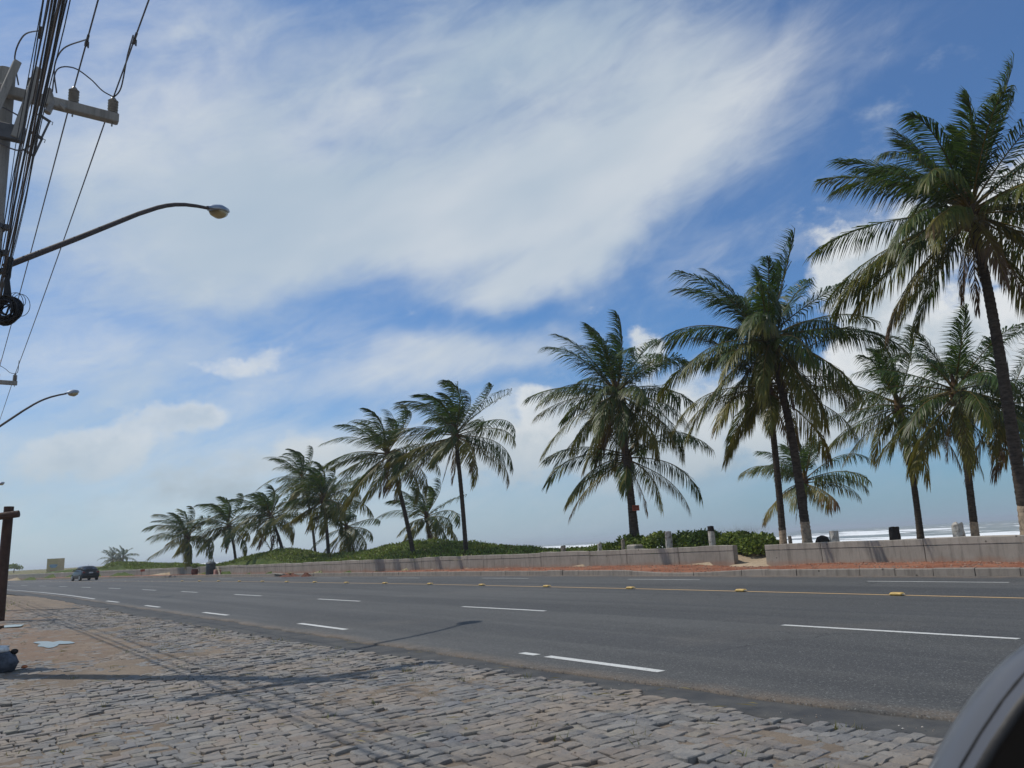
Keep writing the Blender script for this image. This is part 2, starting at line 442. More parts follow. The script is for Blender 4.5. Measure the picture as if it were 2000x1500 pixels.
def f_leaf(t, p):
    r, g, b, col = tintc(t)
    c = t.mix(t.step(r, 0.05, 0.55), t.mix(b, (0.011, 0.034, 0.007), (0.054, 0.108, 0.015)), (0.18, 0.158, 0.024))
    c = t.mix(t.step(r, 0.5, 1.0), c, (0.12, 0.066, 0.034))
    c = t.mix(g, c, (0.27, 0.18, 0.045))
    n = t.noise(pos(t), 12, 3)
    c = t.mix(t.step(n, 0.35, 0.7, 0, 0.4), c, t.mix(1.0, c, (0.55, 0.6, 0.5), 'MULTIPLY'))
    tr = t.new('ShaderNodeBsdfTranslucent'); t.put(tr.inputs[0], t.mix(1.0, c, (1.3, 1.3, 0.7), 'MULTIPLY'))
    ms = t.new('ShaderNodeMixShader'); ms.inputs[0].default_value = 0.30
    t.l.new(p.outputs[0], ms.inputs[1]); t.l.new(tr.outputs[0], ms.inputs[2])
    t.l.new(ms.outputs[0], t.n['Material Output'].inputs[0])
    return c
M['leaf'] = mat('palm_leaf', f_leaf, 0.44, 0.30)
def f_shrub(t, p):
    r, g, b, col = tintc(t)
    c = t.mix(b, (0.065, 0.105, 0.016), (0.25, 0.31, 0.055))
    c = t.mix(r, c, (0.17, 0.14, 0.05))
    tr = t.new('ShaderNodeBsdfTranslucent'); t.put(tr.inputs[0], c)
    ms = t.new('ShaderNodeMixShader'); ms.inputs[0].default_value = 0.25
    t.l.new(p.outputs[0], ms.inputs[1]); t.l.new(tr.outputs[0], ms.inputs[2])
    t.l.new(ms.outputs[0], t.n['Material Output'].inputs[0])
    return c
M['shrub'] = mat('dune_leaf', f_shrub, 0.55, 0.3)
def f_trunk(t, p):
    P = pos(t); n = t.noise(t.mapping(P, sc=(1, 1, 3.0)), 5, 6, 0.7); f = t.noise(P, 40, 4, 0.7)
    c = t.mix(t.step(n, 0.3, 0.7), (0.030, 0.024, 0.019), (0.088, 0.071, 0.056))
    c = t.mix(t.step(f, 0.55, 0.75, 0, 0.6), c, (0.022, 0.018, 0.015))
    bump(t, p, f, 0.7, 0.02); return c
M['trunk'] = mat('palm_trunk', f_trunk, 0.9, 0.15)
def f_lime(t, p):
    P = pos(t); n = t.noise(P, 9, 6, 0.7)
    bump(t, p, t.noise(P, 40, 4), 0.6, 0.02)
    return t.mix(t.step(n, 0.42, 0.72), (0.36, 0.28, 0.20), (0.12, 0.095, 0.075))
M['limed'] = mat('faded_limewash', f_lime, 0.9, 0.15)
def f_postwhite(t, p):
    P = pos(t); n = t.noise(P, 8, 6, 0.7); w = t.noise(t.mapping(P, sc=(1, 1, 0.2)), 30, 4)
    bump(t, p, w, 0.7, 0.02)
    return t.mix(t.step(n, 0.45, 0.68), (0.46, 0.43, 0.38), (0.16, 0.135, 0.11))
M['post_white'] = mat('peeling_white_wood', f_postwhite, 0.9, 0.15)
plain('fibre', (0.10, 0.062, 0.035), 0.95, 0.1, sc=20, b=0.6)
plain('coconut', (0.13, 0.10, 0.03), 0.5, 0.4, sc=8)
plain('charred', (0.035, 0.030, 0.027), 0.95, 0.1, sc=14, b=0.6)
plain('greywood', (0.23, 0.20, 0.165), 0.95, 0.1, sc=14, b=0.6)
plain('brownlog', (0.060, 0.032, 0.022), 0.75, 0.25, sc=5, b=0.4)
plain('rust', (0.060, 0.046, 0.040), 0.7, 0.3, sc=9)
plain('galv', (0.34, 0.36, 0.38), 0.38, 0.5, 0.85, var=0.12)
plain('black_rubber', (0.010, 0.010, 0.012), 0.6, 0.3)
plain('conductor', (0.075, 0.075, 0.085), 0.55, 0.4)
plain('ceramic', (0.20, 0.19, 0.175), 0.35, 0.5)
plain('steel', (0.07, 0.07, 0.075), 0.5, 0.4, 0.4)
plain('lens', (0.42, 0.34, 0.17), 0.15, 0.5, var=0.15)
plain('red_board', (0.33, 0.085, 0.045), 0.7, 0.3)
plain('dark_text', (0.05, 0.02, 0.02), 0.7, 0.3)
plain('stud_yellow', (0.50, 0.33, 0.10), 0.6, 0.35, sc=14)
plain('stud_white', (0.60, 0.56, 0.48), 0.35, 0.5, sc=14)
plain('car_paint', (0.005, 0.005, 0.007), 0.32, 0.35, var=0.1)
plain('car_glass', (0.05, 0.06, 0.075), 0.06, 0.7, var=0.05)
plain('tyre', (0.014, 0.014, 0.014), 0.85, 0.2)
plain('tail_red', (0.16, 0.012, 0.014), 0.25, 0.5)
plain('plate', (0.5, 0.5, 0.5), 0.5, 0.4)
plain('ochre', (0.42, 0.35, 0.19), 0.7, 0.25, var=0.12)
plain('ochre_light', (0.47, 0.37, 0.22), 0.7, 0.25, var=0.1)
plain('print_blue', (0.20, 0.30, 0.40), 0.7, 0.25)
plain('print_rust', (0.45, 0.24, 0.13), 0.7, 0.25)
plain('bin_grey', (0.055, 0.065, 0.07), 0.6, 0.3)
plain('clay', (0.13, 0.045, 0.035), 0.85, 0.2)
plain('pinkbrick', (0.40, 0.24, 0.20), 0.9, 0.15)
plain('plank', (0.38, 0.33, 0.24), 0.85, 0.2)
plain('earth', (0.13, 0.06, 0.042), 0.95, 0.1, sc=12, b=0.6)
plain('sack', (0.075, 0.085, 0.105), 0.85, 0.2, sc=12, b=0.5, var=0.4)
plain('white_bag', (0.62, 0.62, 0.60), 0.6, 0.3, sc=10)
plain('orange', (0.42, 0.13, 0.04), 0.6, 0.3)
plain('mirror_shell', (0.075, 0.078, 0.088), 0.30, 0.5, sc=3, var=0.08, b=0.03)
plain('mirror_black', (0.006, 0.006, 0.007), 0.5, 0.3)
plain('mirror_glass', (0.25, 0.26, 0.28), 0.04, 0.8, 0.9, var=0.03, b=0.0)
plain('panel_white', (0.6, 0.6, 0.58), 0.6, 0.3)
M['puddle'] = mat('standing_water', lambda t, p: (bump(t, p, t.noise(pos(t), 9, 2), 0.02, 0.002), (0.05, 0.042, 0.035))[1], 0.03, 0.6)
M['puddle'].node_tree.nodes['Principled BSDF'].inputs['IOR'].default_value = 1.33
def f_sea(t, p):
    P = pos(t); r, g, b, col = tintc(t)
    n = t.noise(t.mapping(P, sc=(1, 0.3, 1)), 0.22, 7, 0.7)
    c = t.mix(t.step(n, 0.35, 0.65), (0.105, 0.125, 0.105), (0.17, 0.175, 0.145))
    f = t.step(t.math('ADD', r, t.math('MULTIPLY', t.math('SUBTRACT', n, 0.5), 1.5)), 0.36, 0.58)
    t.put(p.inputs['Roughness'], t.math('ADD', t.math('MULTIPLY', f, 0.5), 0.28))
    bump(t, p, t.noise(t.mapping(P, sc=(1, 0.35, 1)), 0.8, 6, 0.65), 0.7, 0.35)
    return t.mix(f, c, (0.78, 0.79, 0.78))
M['sea'] = mat('sea_water', f_sea, 0.3, 0.4)

# ------------------------------------------------------------------ the lie of the land
def shift(Y):
    Y = np.asarray(Y, float); a = np.clip(Y-25, 0, 85); b = np.maximum(Y-110, 0)
    return 0.00095*a*a + b*0.1615
def curve(ys, xs):
    ys = np.array(ys, float); xs = np.array(xs, float)
    res = xs + shift(ys)                                   # smooth the part that is not the road's bend
    return lambda Y: np.interp(Y, ys, res) - shift(Y)
kerbX  = curve([-40, 0, 12, 22, 38, 60, 100, 150], [19.9, 20.0, 20.25, 20.45, 20.3, 19.1, 14.9, 6.9])
yelX   = curve([-40, 0, 6, 15, 27, 34, 45, 60, 100], [14.4, 14.55, 14.65, 15.0, 15.25, 15.1, 14.9, 14.0, 9.8])
d1X    = curve([-10, 5, 15, 20, 26, 35], [5.9, 5.85, 5.82, 5.65, 5.47, 5.2])
d2X    = curve([-10, 4, 13, 22, 30, 40, 60, 100], [9.75, 9.7, 9.68, 9.4, 9.2, 8.95, 8.0, 4.3])
d3X    = curve([-10, 8, 16, 27, 40, 60, 100], [18.0, 18.2, 18.45, 18.7, 18.3, 17.2, 13.1])
solX   = curve([34, 46, 57, 70, 100], [5.22, 5.15, 4.74, 3.96, 0.3])
edgeX  = curve([-40, -5, 2.8, 4.1, 7.3, 12, 20, 30, 46, 60, 100], [6.3, 5.95, 5.66, 5.42, 5.24, 5.2, 5.12, 4.95, 4.65, 4.1, -0.4])
oldX   = curve([-40, 0, 2.6, 3.75, 5.7, 8.2, 11, 17, 26, 47, 100], [5.6, 5.3, 5.1, 4.95, 5.0, 4.85, 4.62, 4.35, 4.2, 4.0, -1.2])
wallX  = curve([-40, -10, 9.2, 18, 20, 33, 47, 65, 100, 150], [22.0, 22.3, 23.6, 24.4, 24.7, 23.9, 22.0, 20.2, 16.2, 8.2])
def wig(Y, f, a, seed=0.0): return a*(fbm(np.asarray(Y)*f+seed, np.asarray(Y)*0.0+seed*1.7, 5)-0.5)*2

MOUNDS = [  # x, y, rx (across), ry (along), height, rotation
    (27.0, 46.8, 3.6, 5.2, 1.02), (28.3, 40.5, 3.2, 5.5, 0.42), (25.8, 51.5, 3.2, 4.0, 0.62), (29.8, 34.5, 3.0, 4.5, 0.20),
    (23.2, 63.5, 3.0, 4.2, 0.95), (22.8, 69.0, 3.0, 5.0, 0.85), (26.0, 57.5, 3.0, 4.0, 0.60), (22.6, 75.0, 3.0, 5, 0.35),
    (17.5, 105, 4.0, 6, 1.0), (21, 96, 4, 8, 0.5), (15, 128, 6, 12, 0.6),
    (20, 152, 7, 18, 0.75), (27, 190, 9, 24, 0.85), (14, 215, 7, 30, 0.65), (32, 232, 9, 26, 0.75), (20, 280, 14, 30, 0.95), (52, 310, 12, 30, 0.2), (30, 350, 25, 40, 1.1), (-20, 300, 20, 40, 0.9), (60, 360, 30, 50, 1.1), (0, 420, 40, 60, 1.2), (90, 420, 40, 60, 1.2),
]
def ground_z(X, Y):
    X = np.asarray(X, float); Y = np.asarray(Y, float)
    u = X - wallX(Y)
    land = 0.50 + 0.25*(fbm(X*0.25, Y*0.25, 4)-0.5)
    z = np.where(u < 0.15, -0.10, land)
    fall = np.clip((np.where(Y > 140, X-60, u-18))/75, 0, 1)
    z = np.where(u > 0.15, z*(1-fall) - 3.2*fall*fall*(3-2*fall), z)
    bumpz = 0
    for (x, y, rx, ry, h) in MOUNDS:
        d = ((X-x)/rx)**2 + ((Y-y)/ry)**2
        bumpz = bumpz + h*np.exp(-d)
    bumpz = bumpz*(0.85+0.3*fbm(X*0.6, Y*0.6, 3))
    z = z + np.where(u > 0.4, bumpz, 0)
    gap = (Y > 17.6) & (Y < 20.2) & (u > -0.5) & (u < 4)
    z = np.where(gap, 0.14 + np.clip(u, 0, 4)*0.11, z)
    left = X < 2.0
    z = np.where(left & (Y > 30), -0.06 + 0.05*fbm(X*0.3, Y*0.3, 3), z)
    return z
def veg_amount(X, Y):
    v = 0
    for (x, y, rx, ry, h) in MOUNDS:
        v = v + (0.75+0.6*h)*np.exp(-(((X-x)/(rx*1.15))**2+((Y-y)/(ry*1.15))**2)*0.8)
    return v

def grid_mesh(xs, ys, zf):
    X, Y = np.meshgrid(xs, ys, indexing='ij'); Z = zf(X, Y)
    nx, ny = X.shape
    V = np.stack([X, Y, Z], -1).reshape(-1, 3)
    i = np.arange(nx-1)[:, None]*ny + np.arange(ny-1)[None, :]
    F = np.stack([i, i+ny, i+ny+1, i+1], -1).reshape(-1, 4)
    return V, F
def sheet(name, ys, xa, xb, z, nx, m, zf=None, kind='structure', wall=0.0):
    """a strip between two wandering edges; wall = depth of the broken left edge"""
    ys = np.asarray(ys, float); a = xa(ys); b = xb(ys)
    t = np.linspace(0, 1, nx)
    X = a[:, None]*(1-t)+b[:, None]*t; Y = np.repeat(ys[:, None], nx, 1)
    Z = np.full_like(X, z) if zf is None else zf(X, Y)
    V = np.stack([X, Y, Z], -1)
    if wall:
        e = V[:, :1].copy(); e[..., 2] -= wall
        V = np.concatenate([e, V], 1); nx += 1
    n = len(ys)
    i = np.arange(n-1)[:, None]*nx + np.arange(nx-1)[None, :]
    F = np.stack([i, i+1, i+nx+1, i+nx], -1).reshape(-1, 4)
    tt = np.repeat(np.concatenate([[0.0]*(nx-len(t)), t])[None], n, 0).reshape(-1)
    o = mobj(name, V.reshape(-1, 3), F, m, tint=np.stack([tt, tt, tt], 1)); tag(o, kind=kind); return o

# ground: one sheet reaching the horizon on the land side and running under the sea
xs = np.concatenate([[-6000, -2500, -1000, -400, -150, -60, -30], np.arange(-14, 8, 2.0), np.arange(8, 20, 1.5), np.arange(20, 44, 0.4), np.arange(44, 140, 4), [160, 220, 320]])
ys = np.concatenate([[-800, -300, -120, -60], np.arange(-40, -10, 5), np.arange(-10, 90, 0.8), np.arange(90, 180, 3), [200, 240, 300, 400, 600, 1000, 2000, 6000]])
V, F = grid_mesh(xs, ys, ground_z)
vg = np.clip(veg_amount(V[:, 0], V[:, 1])*0.9, 0, 1)
far = (V[:, 1] > 150) | (V[:, 0] < -20); vg = np.where(far, 0.55, vg)
lg = np.exp(-(((V[:, 0]+1.5)/3.0)**2+((V[:, 1]-40)/5)**2)); vg = np.maximum(vg, lg)
o = mobj('ground', V, F, M['ground'], tint=np.stack([vg, vg*0, vg*0], 1), smooth=True); tag(o, kind='structure')

# road
ysr = np.concatenate([np.arange(-40, 0, 1.0), np.arange(0, 22, 0.06), np.arange(22, 60, 0.4), np.arange(60, 170, 2.5), np.arange(170, 420, 10)])
fine_edge = lambda Y: edgeX(Y) + wig(Y, 0.9, 0.10, 3.0) + wig(Y, 5.0, 0.035, 8.0)
old_edge = lambda Y: oldX(Y) + wig(Y, 0.7, 0.14, 5.0) + wig(Y, 4.0, 0.07, 11.0)
sheet('road', ysr, fine_edge, lambda Y: kerbX(Y)+0.02, 0.0, 40, M['asphalt'], wall=0.035)
sheet('road_edge_strip', ysr, old_edge, lambda Y: edgeX(Y)+0.6, 0.0, 8, M['oldasphalt'],
      zf=lambda X, Y: -0.022+0.006*(fbm(X*3, Y*3, 3)-0.5), wall=0.05)

# road paint
def mark(y0, y1, xf, w, m, n=8, z=0.004, skew=0.0):
    ys = np.linspace(y0, y1, n); x = xf(ys); V = []; F = []
    jl = wig(ys, 6, 0.006, y0); jr = wig(ys, 6, 0.006, y0+4)
    for i in range(n): V += [(x[i]-w/2+jl[i], ys[i]+skew*0.5, z), (x[i]+w/2+jr[i], ys[i]-skew*0.5, z)]
    F = [(2*i, 2*i+1, 2*i+3, 2*i+2) for i in range(n-1)]
    return tag(mobj('lane_marking', V, F, m), kind='structure')
for a, b in [(-1.6, 0.6), (5.70, 7.52), (7.72, 8.03), (13.23, 15.43), (19.79, 21.74), (26.3, 28.16), (32.3, 34.4)]:
    mark(a, b, d1X, 0.12, M['white_paint'])
mark(37.5, 110, solX, 0.10, M['white_paint'], 60)
for a, b in [(-4.0, -1.0), (3.98, 7.01), (12.45, 15.39), (20.5, 23.33), (28.31, 31.25), (36.31, 38.9), (43.5, 46.4), (51.5, 54.4), (59.5, 62.4), (67.5, 70.4), (75.5, 78.4), (83.5, 86.4), (91.5, 94.4)]:
    mark(a, b, d2X, 0.11, M['white_paint'])
for a, b in [(-1.0, 2.1), (7.46, 10.66), (16.07, 19.23), (24.93, 28.26), (33.5, 36.7), (42, 45.2), (50.5, 53.7), (59, 62.2), (67.5, 70.7)]:
    mark(a, b, d3X, 0.10, M['white_paint'])
mark(-38, 120, yelX, 0.11, M['yellow_paint'], 120)

# sandy dirt lying between and over the cobbles
def dirt_z(X, Y):
    n = fbm(X*0.9+5, Y*0.9, 4); f = fbm(X*7, Y*7, 3)
    heap = 0.045*np.exp(-(((X-1.7)/1.25)**2+((Y-16.0)/4.2)**2)) + 0.035*np.exp(-(((X-0.4)/1.6)**2+((Y-25)/5)**2)) + 0.05*np.clip((Y-27)/6, 0, 1)
    z = -0.026 + 0.085*np.clip(n-0.44, 0, 1) + 0.020*(f-0.5) + heap
    z = np.minimum(z, 0.006 + 0.018*(f-0.5))
    return np.where(X > oldX(Y)-0.35, np.minimum(z, -0.030+0.012*(f-0.5)), z)
ysd = np.concatenate([np.arange(-4, 18, 0.10), np.arange(18, 34, 0.25), np.arange(34, 52, 1.0)])
sheet('dirt', ysd, lambda Y: -7.0+0*Y, lambda Y: oldX(Y)+0.25, 0, 110, M['dirt'], zf=dirt_z)

# puddles
PUD = [(1.66, 16.45, 0.26, 0.62, 0.2), (1.05, 22.9, 0.55, 0.75, 0.1)]
for (x, y, rx, ry, a) in PUD:
    n = 36; V = [(x, y, 0.016)]
    for k in range(n):
        w = 2*math.pi*k/n; q = 1+0.30*math.sin(3*w+x)+0.18*math.sin(5*w+y)+0.08*math.sin(9*w)
        V.append((x+rx*q*math.cos(w), y+ry*q*math.sin(w), 0.016))
    tag(mobj('puddle', V, [(0, 1+k, 1+(k+1) % n) for k in range(n)], M['puddle']), kind='structure')

# ------------------------------------------------------------------ cobbled pavement
rng = np.random.RandomState(3)
pave = empty('pavement'); tag(pave, kind='structure')
stones = []
y = -0.6
while y < 33:
    dy = 0.110*(0.86+0.28*rng.rand())
    x = -3.2 + 0.2*rng.rand() - (0 if y < 16 else 0)
    while True:
        w = 0.138*(0.72+0.6*rng.rand())
        cx, cy = x+w/2, y+dy/2 + 0.10*math.sin(0.5*x+0.21*y)+0.05*math.sin(1.7*x)
        x += w
        lim = float(old_edge(np.array([cy]))[0])
        if cx+w*0.30 > lim+0.03: break
        if any(((cx-p[0])/(p[2]*1.5))**2+((cy-p[1])/(p[3]*1.4))**2 < 1 for p in PUD): continue
        if rng.rand() < 0.02: continue
        stones.append((cx, cy, w, dy))
    y += dy
PAL = np.array([(0.225, 0.217, 0.203), (0.255, 0.246, 0.228), (0.285, 0.272, 0.248), (0.20, 0.196, 0.188), (0.275, 0.250, 0.218), (0.285, 0.265, 0.222), (0.225, 0.222, 0.220), (0.265, 0.232, 0.205)])
PW = np.array([0.2, 0.2, 0.16, 0.14, 0.1, 0.07, 0.08, 0.05])
def stone(cx, cy, w, d):
    a = w/2*(0.955+0.06*rng.rand()); b = d/2*(0.93+0.09*rng.rand())
    base = [(-a, -b), (0, -b), (a, -b), (a, 0), (a, b), (0, b), (-a, b), (-a, 0)]
    th = rng.normal(0, 0.055); tx, ty = rng.normal(0, 0.017, 2); h = rng.normal(0.0, 0.0034) - (0.014 if rng.rand() < 0.06 else 0)
    V = []
    j = rng.normal(0, 1, (8, 2))*np.array([a*0.07, b*0.09])
    c = 0.78
    P = np.array(base); P[[0, 2, 4, 6]] *= (0.90+0.10*rng.rand(4, 1)); P = P+j
    P = P @ np.array([[math.cos(th), math.sin(th)], [-math.sin(th), math.cos(th)]])
    for s, dz in ((1.0, -0.10), (1.0, -0.007), (0.90, 0.0)):
        for q in P:
            px, py = q*s
            V.append((px, py, h + dz + tx*px*2 + ty*py*2 + rng.normal(0, 0.0018)))
    V.append((0, 0, h + 0.003))
    F = []
    for r in (0, 8):
        for k in range(8): F.append((r+k, r+(k+1) % 8, r+8+(k+1) % 8, r+8+k))
    for k in range(8): F.append((16+k, 16+(k+1) % 8, 24))
    col = PAL[rng.choice(8, p=PW)]*(0.74+0.26*rng.rand())
    return V, F, col
def cobble_depth(s):
    dx, dy = s[0], s[1]; f = dx*FWD[0]+dy*FWD[1]; r = dx*RGT[0]+dy*RGT[1]
    if f < 1.2: return 1e6
    # horizontal and downward limits of the picture
    if abs(r)/f > 0.70 or EYE/f > 0.315: return 1e5+f
    return f
order = sorted(range(len(stones)), key=lambda i: cobble_depth(stones[i]))
BV, BF, BT = [], [], []
for rank, i in enumerate(order):
    cx, cy, w, d = stones[i]
    V, F, col = stone(cx, cy, w, d)
    if rank < 300:
        ob = mobj('cobble', V, F, M['cobble'], pave, tint=[col]*len(V))
        ob.location = (cx, cy, 0)
    else:
        b = len(BV); BV += [(v[0]+cx, v[1]+cy, v[2]) for v in V]; BF += [tuple(k+b for k in f) for f in F]; BT += [col]*len(V)
ob = mobj('cobbles', BV, BF, M['cobble'], pave, tint=BT); tag(ob, kind='stuff')

# pebbles and grit on the cobbles
PV, PF, PT = [], [], []
def pebble(x, y, z, r, col):
    V = [(r, 0, 0), (-r*0.9, 0.1*r, 0), (0.1*r, r*0.9, 0), (0, -r, 0), (0.1*r, 0, r*0.7), (0, 0, -r*0.6)]
    a = rng.rand()*6.28; ca, sa = math.cos(a), math.sin(a); b = len(PV)
    for v in V: PV.append((x+v[0]*ca-v[1]*sa, y+v[0]*sa+v[1]*ca, z+v[2])); PT.append(col)
    for f in ((0,2,4),(2,1,4),(1,3,4),(3,0,4),(2,0,5),(1,2,5),(3,1,5),(0,3,5)): PF.append(tuple(k+b for k in f))
for k in range(5200):
    Y = 2+18*rng.rand()**1.6; X = rng.uniform(-1.5, float(oldX(Y))+0.2)
    if fbm(np.array([X*0.9+5]), np.array([Y*0.9]), 3)[0] < 0.42 and rng.rand() < 0.7: continue
    s = rng.rand(); col = (0.30, 0.25, 0.20) if s < 0.6 else ((0.5, 0.47, 0.42) if s < 0.75 else (0.14, 0.10, 0.08))
    pebble(X, Y, 0.002+max(0, float(dirt_z(np.array([X]), np.array([Y]))[0])), 0.003+0.008*rng.rand()**3, col)
o = mobj('gravel', PV, PF, M['cobble'], tint=PT); tag(o, kind='stuff')

GV, GF, GT = [], [], []
for k in range(150):
    yy = rng.uniform(2.5, 26); xx = float(oldX(yy))-abs(rng.normal(0, 0.9)) if k % 2 else rng.uniform(-1.0, float(oldX(yy)))
    for q in range(rng.randint(4, 12)):
        x, y2 = xx+rng.normal(0, 0.035), yy+rng.normal(0, 0.035); h = 0.015+0.045*rng.rand(); ax, ay = rng.normal(0, 0.03, 2)
        b = len(GV); a = rng.rand()*6.28; wx, wy = 0.005*math.cos(a), 0.005*math.sin(a)
        GV += [(x-wx, y2-wy, -0.02), (x+wx, y2+wy, -0.02), (x+ax, y2+ay, h)]; GF.append((b, b+1, b+2)); c = 0.3+0.7*rng.rand(); GT += [(c, 0, 0.5)]*3
for k in range(260):          # blown dry leaflets
    yy = rng.uniform(2.5, 20); x = rng.uniform(-1.0, float(oldX(yy))+0.5); a = rng.rand()*3.14; L_ = 0.03+0.10*rng.rand()**2; w = 0.004+0.006*rng.rand()
    ca, sa = math.cos(a), math.sin(a); b = len(GV); z = 0.012
    GV += [(x-L_*ca, yy-L_*sa, z), (x+w*sa, yy-w*ca, z+0.008), (x+L_*ca, yy+L_*sa, z+0.003), (x-w*sa, yy+w*ca, z+0.004)]; GF.append((b, b+1, b+2, b+3)); GT += [(1, 0, 0.5)]*4
tag(mobj('weeds', GV, GF, M['shrub'], tint=GT), kind='stuff')

# ------------------------------------------------------------------ kerb, red gravel strip, sea wall
def kerb_h(Y):
    Y = np.asarray(Y, float)
    return 0.19 - 0.09*np.clip((Y-15.6)/2.2, 0, 1)*np.clip((21.6-Y)/2.2, 0, 1)
kerb = empty('kerb'); tag(kerb, kind='structure')
Yk = -24.0
while Yk < 128:
    ln = 1.0 if Yk < 60 else 2.0
    y0, y1 = Yk+0.008, Yk+ln-0.008
    if not (53.2 < Yk < 54.8):
        V = []; jx, jz = rng.normal(0, 0.008), rng.normal(0, 0.006)
        for yy in (y0, (y0+y1)/2, y1):
            x = float(kerbX(yy))+jx; h = float(kerb_h(yy))+jz
            V += [(x, yy, -0.05), (x+0.012, yy, h-0.02), (x+0.03, yy, h), (x+0.13, yy, h+0.002), (x+0.14, yy, -0.05)]
        F = []
        for s in (0, 5):
            for k in range(4): F.append((s+k, s+5+k, s+6+k, s+1+k))
        F += [(0, 1, 2, 3, 4), (14, 13, 12, 11, 10)]
        mobj('kerb_stone', V, F, M['kerb'], kerb)
    Yk += ln
def grav_z(X, Y):
    u = (X-kerbX(Y))/np.maximum(wallX(Y)-kerbX(Y), 0.3)
    z = kerb_h(Y)-0.03 + 0.05*np.sin(np.clip(u, 0, 1)*math.pi) + 0.05*(fbm(X*2.2, Y*2.2, 4)-0.5) + 0.06*(fbm(X*0.8, Y*0.35, 3)-0.5)
    trench = np.clip((Y-40)/6, 0, 1)*np.clip((72-Y)/5, 0, 1)
    return z - 0.10*trench*(0.4+0.6*np.clip(u*1.6, 0, 1))
ysg = np.concatenate([np.arange(-26, 60, 0.2), np.arange(60, 130, 0.8)])
sheet('gravel_verge', ysg, lambda Y: kerbX(Y)+0.12, lambda Y: wallX(Y)+0.2, 0, 22, M['redgravel'], zf=grav_z)
PV, PF, PT = [], [], []
for k in range(7000):
    Y = -6+52*rng.rand()**1.3; a = float(kerbX(Y))+0.15; b = float(wallX(Y))-0.02; X = a+(b-a)*rng.rand()
    s = rng.rand(); col = np.array((0.30, 0.12, 0.07) if s < 0.5 else ((0.38, 0.22, 0.15) if s < 0.85 else (0.15, 0.06, 0.04)))
    pebble(X, Y, float(grav_z(np.array([X]), np.array([Y]))[0])+0.005, 0.012+0.035*rng.rand()**2.5, col)
o = mobj('red_gravel', PV, PF, M['cobble'], tint=PT); tag(o, kind='stuff')

def sea_wall(label, joints, top=0.865):
    root = empty('concrete_wall', (float(wallX(joints[0])), joints[0], 0.0)); tag(root, label, 'wall')
    L0 = Vector(root.location)
    for y0, y1 in zip(joints[:-1], joints[1:]):
        n = max(2, int((y1-y0)/0.35)+1); ys = np.linspace(y0+0.012, y1-0.012, n); x = wallX(ys)
        jt = rng.normal(0, 0.008); cop = 0.19
        for name, z0, z1, ins, m in (('wall_panel', -0.05, top-cop+jt-0.004, 0.0, 'wall'), ('coping', top-cop+jt, top+jt, -0.012, 'coping')):
            V = []; F = []
            for i in range(n):
                wz = 0.012*math.sin(ys[i]*1.3)+0.008*math.sin(ys[i]*3.1)+rng.normal(0, 0.006)
                xl = x[i]+ins; xr = x[i]+0.26-ins
                q = 0.015
                for (xx, zz) in ((xl, z0), (xl, z1-q+wz), (xl+q, z1+wz), (xr-q, z1+wz), (xr, z1-q+wz), (xr, z0)):
                    V.append((xx-L0.x, ys[i]-L0.y, zz))
            for i in range(n-1):
                for k in range(6):
                    k2 = (k+1) % 6; F.append((i*6+k2, i*6+k, (i+1)*6+k, (i+1)*6+k2))
            F += [(0, 1, 2, 3, 4, 5), tuple((n-1)*6+k for k in (5, 4, 3, 2, 1, 0))]
            mobj(name, V, F, M[m], root)
    return root
sea_wall('low grey concrete wall at the right, running past the tall palms to the picture edge', [-26, -20, -14, -8.5, -3, 2.0, 7.2, 11.95, 15.6, 18.03])
sea_wall('long low concrete wall left of the sandy gap, running far along the dunes', [19.66, 22.4, 25.3, 27.6, 31.0, 35.5, 36.8, 41, 45.5, 50, 52.8, 55.5, 58.5, 62, 66, 70, 74, 80, 86, 92, 98, 106, 114, 122, 130, 140, 150])

# ------------------------------------------------------------------ sea
xs = np.concatenate([np.arange(88, 320, 1.4), np.arange(320, 620, 4), np.arange(620, 1200, 25), np.geomspace(1200, 14000, 14)])
ys = np.concatenate([np.geomspace(-9000, -300, 10), np.arange(-240, 420, 5), np.geomspace(440, 14000, 14)])
X, Y = np.meshgrid(xs, ys, indexing='ij')
Xc = X + shift(np.clip(Y, -100, 300))*0.6
mean = 9*(fbm(Y*0.011+3, X*0.004, 3)-0.5)*2
foam = np.zeros_like(X); Z = np.zeros_like(X)
for (x0, wd, h, st) in ((112, 7, 0.22, 0.8), (124, 8, 0.30, 0.9), (139, 9, 0.45, 1.0), (160, 9, 0.5, 0.95), (186, 10, 0.65, 1.0), (218, 11, 0.75, 0.95), (262, 12, 0.85, 1.0), (318, 14, 0.9, 0.9), (385, 16, 1.0, 0.85), (470, 18, 1.0, 0.7), (570, 20, 1.0, 0.5)):
    d = Xc + mean*(0.6+x0/400) + 6*(fbm(Y*0.03+x0, Y*0+x0, 3)-0.5) - x0
    along = np.clip((fbm(Y*0.012+x0*0.37, Y*0+x0*0.11, 3)-0.28)*4, 0, 1)
    Z += h*along*np.exp(-(d/(wd*0.38))**2)
    foam = np.maximum(foam, st*(0.35+0.65*along)*np.where(d < 0, np.exp(-(d/(wd*0.8))**2), np.exp(-(d/(wd*0.30))**2)))
Z += 0.35*(fbm(X*0.05, Y*0.02, 3)-0.5)*np.clip((3000-X)/2000, 0, 1)
wash = np.clip((190-Xc)/90, 0, 1)*0.25 + np.clip((650-Xc)/600, 0, 1)*0.12
foam = np.clip(foam*0.80 + wash*0.7 + 0.02, 0, 1)*np.clip((1100-Xc)/500, 0, 1)
V = np.stack([X, Y, Z-2.0], -1).reshape(-1, 3)
nx, ny = X.shape; i = np.arange(nx-1)[:, None]*ny + np.arange(ny-1)[None, :]
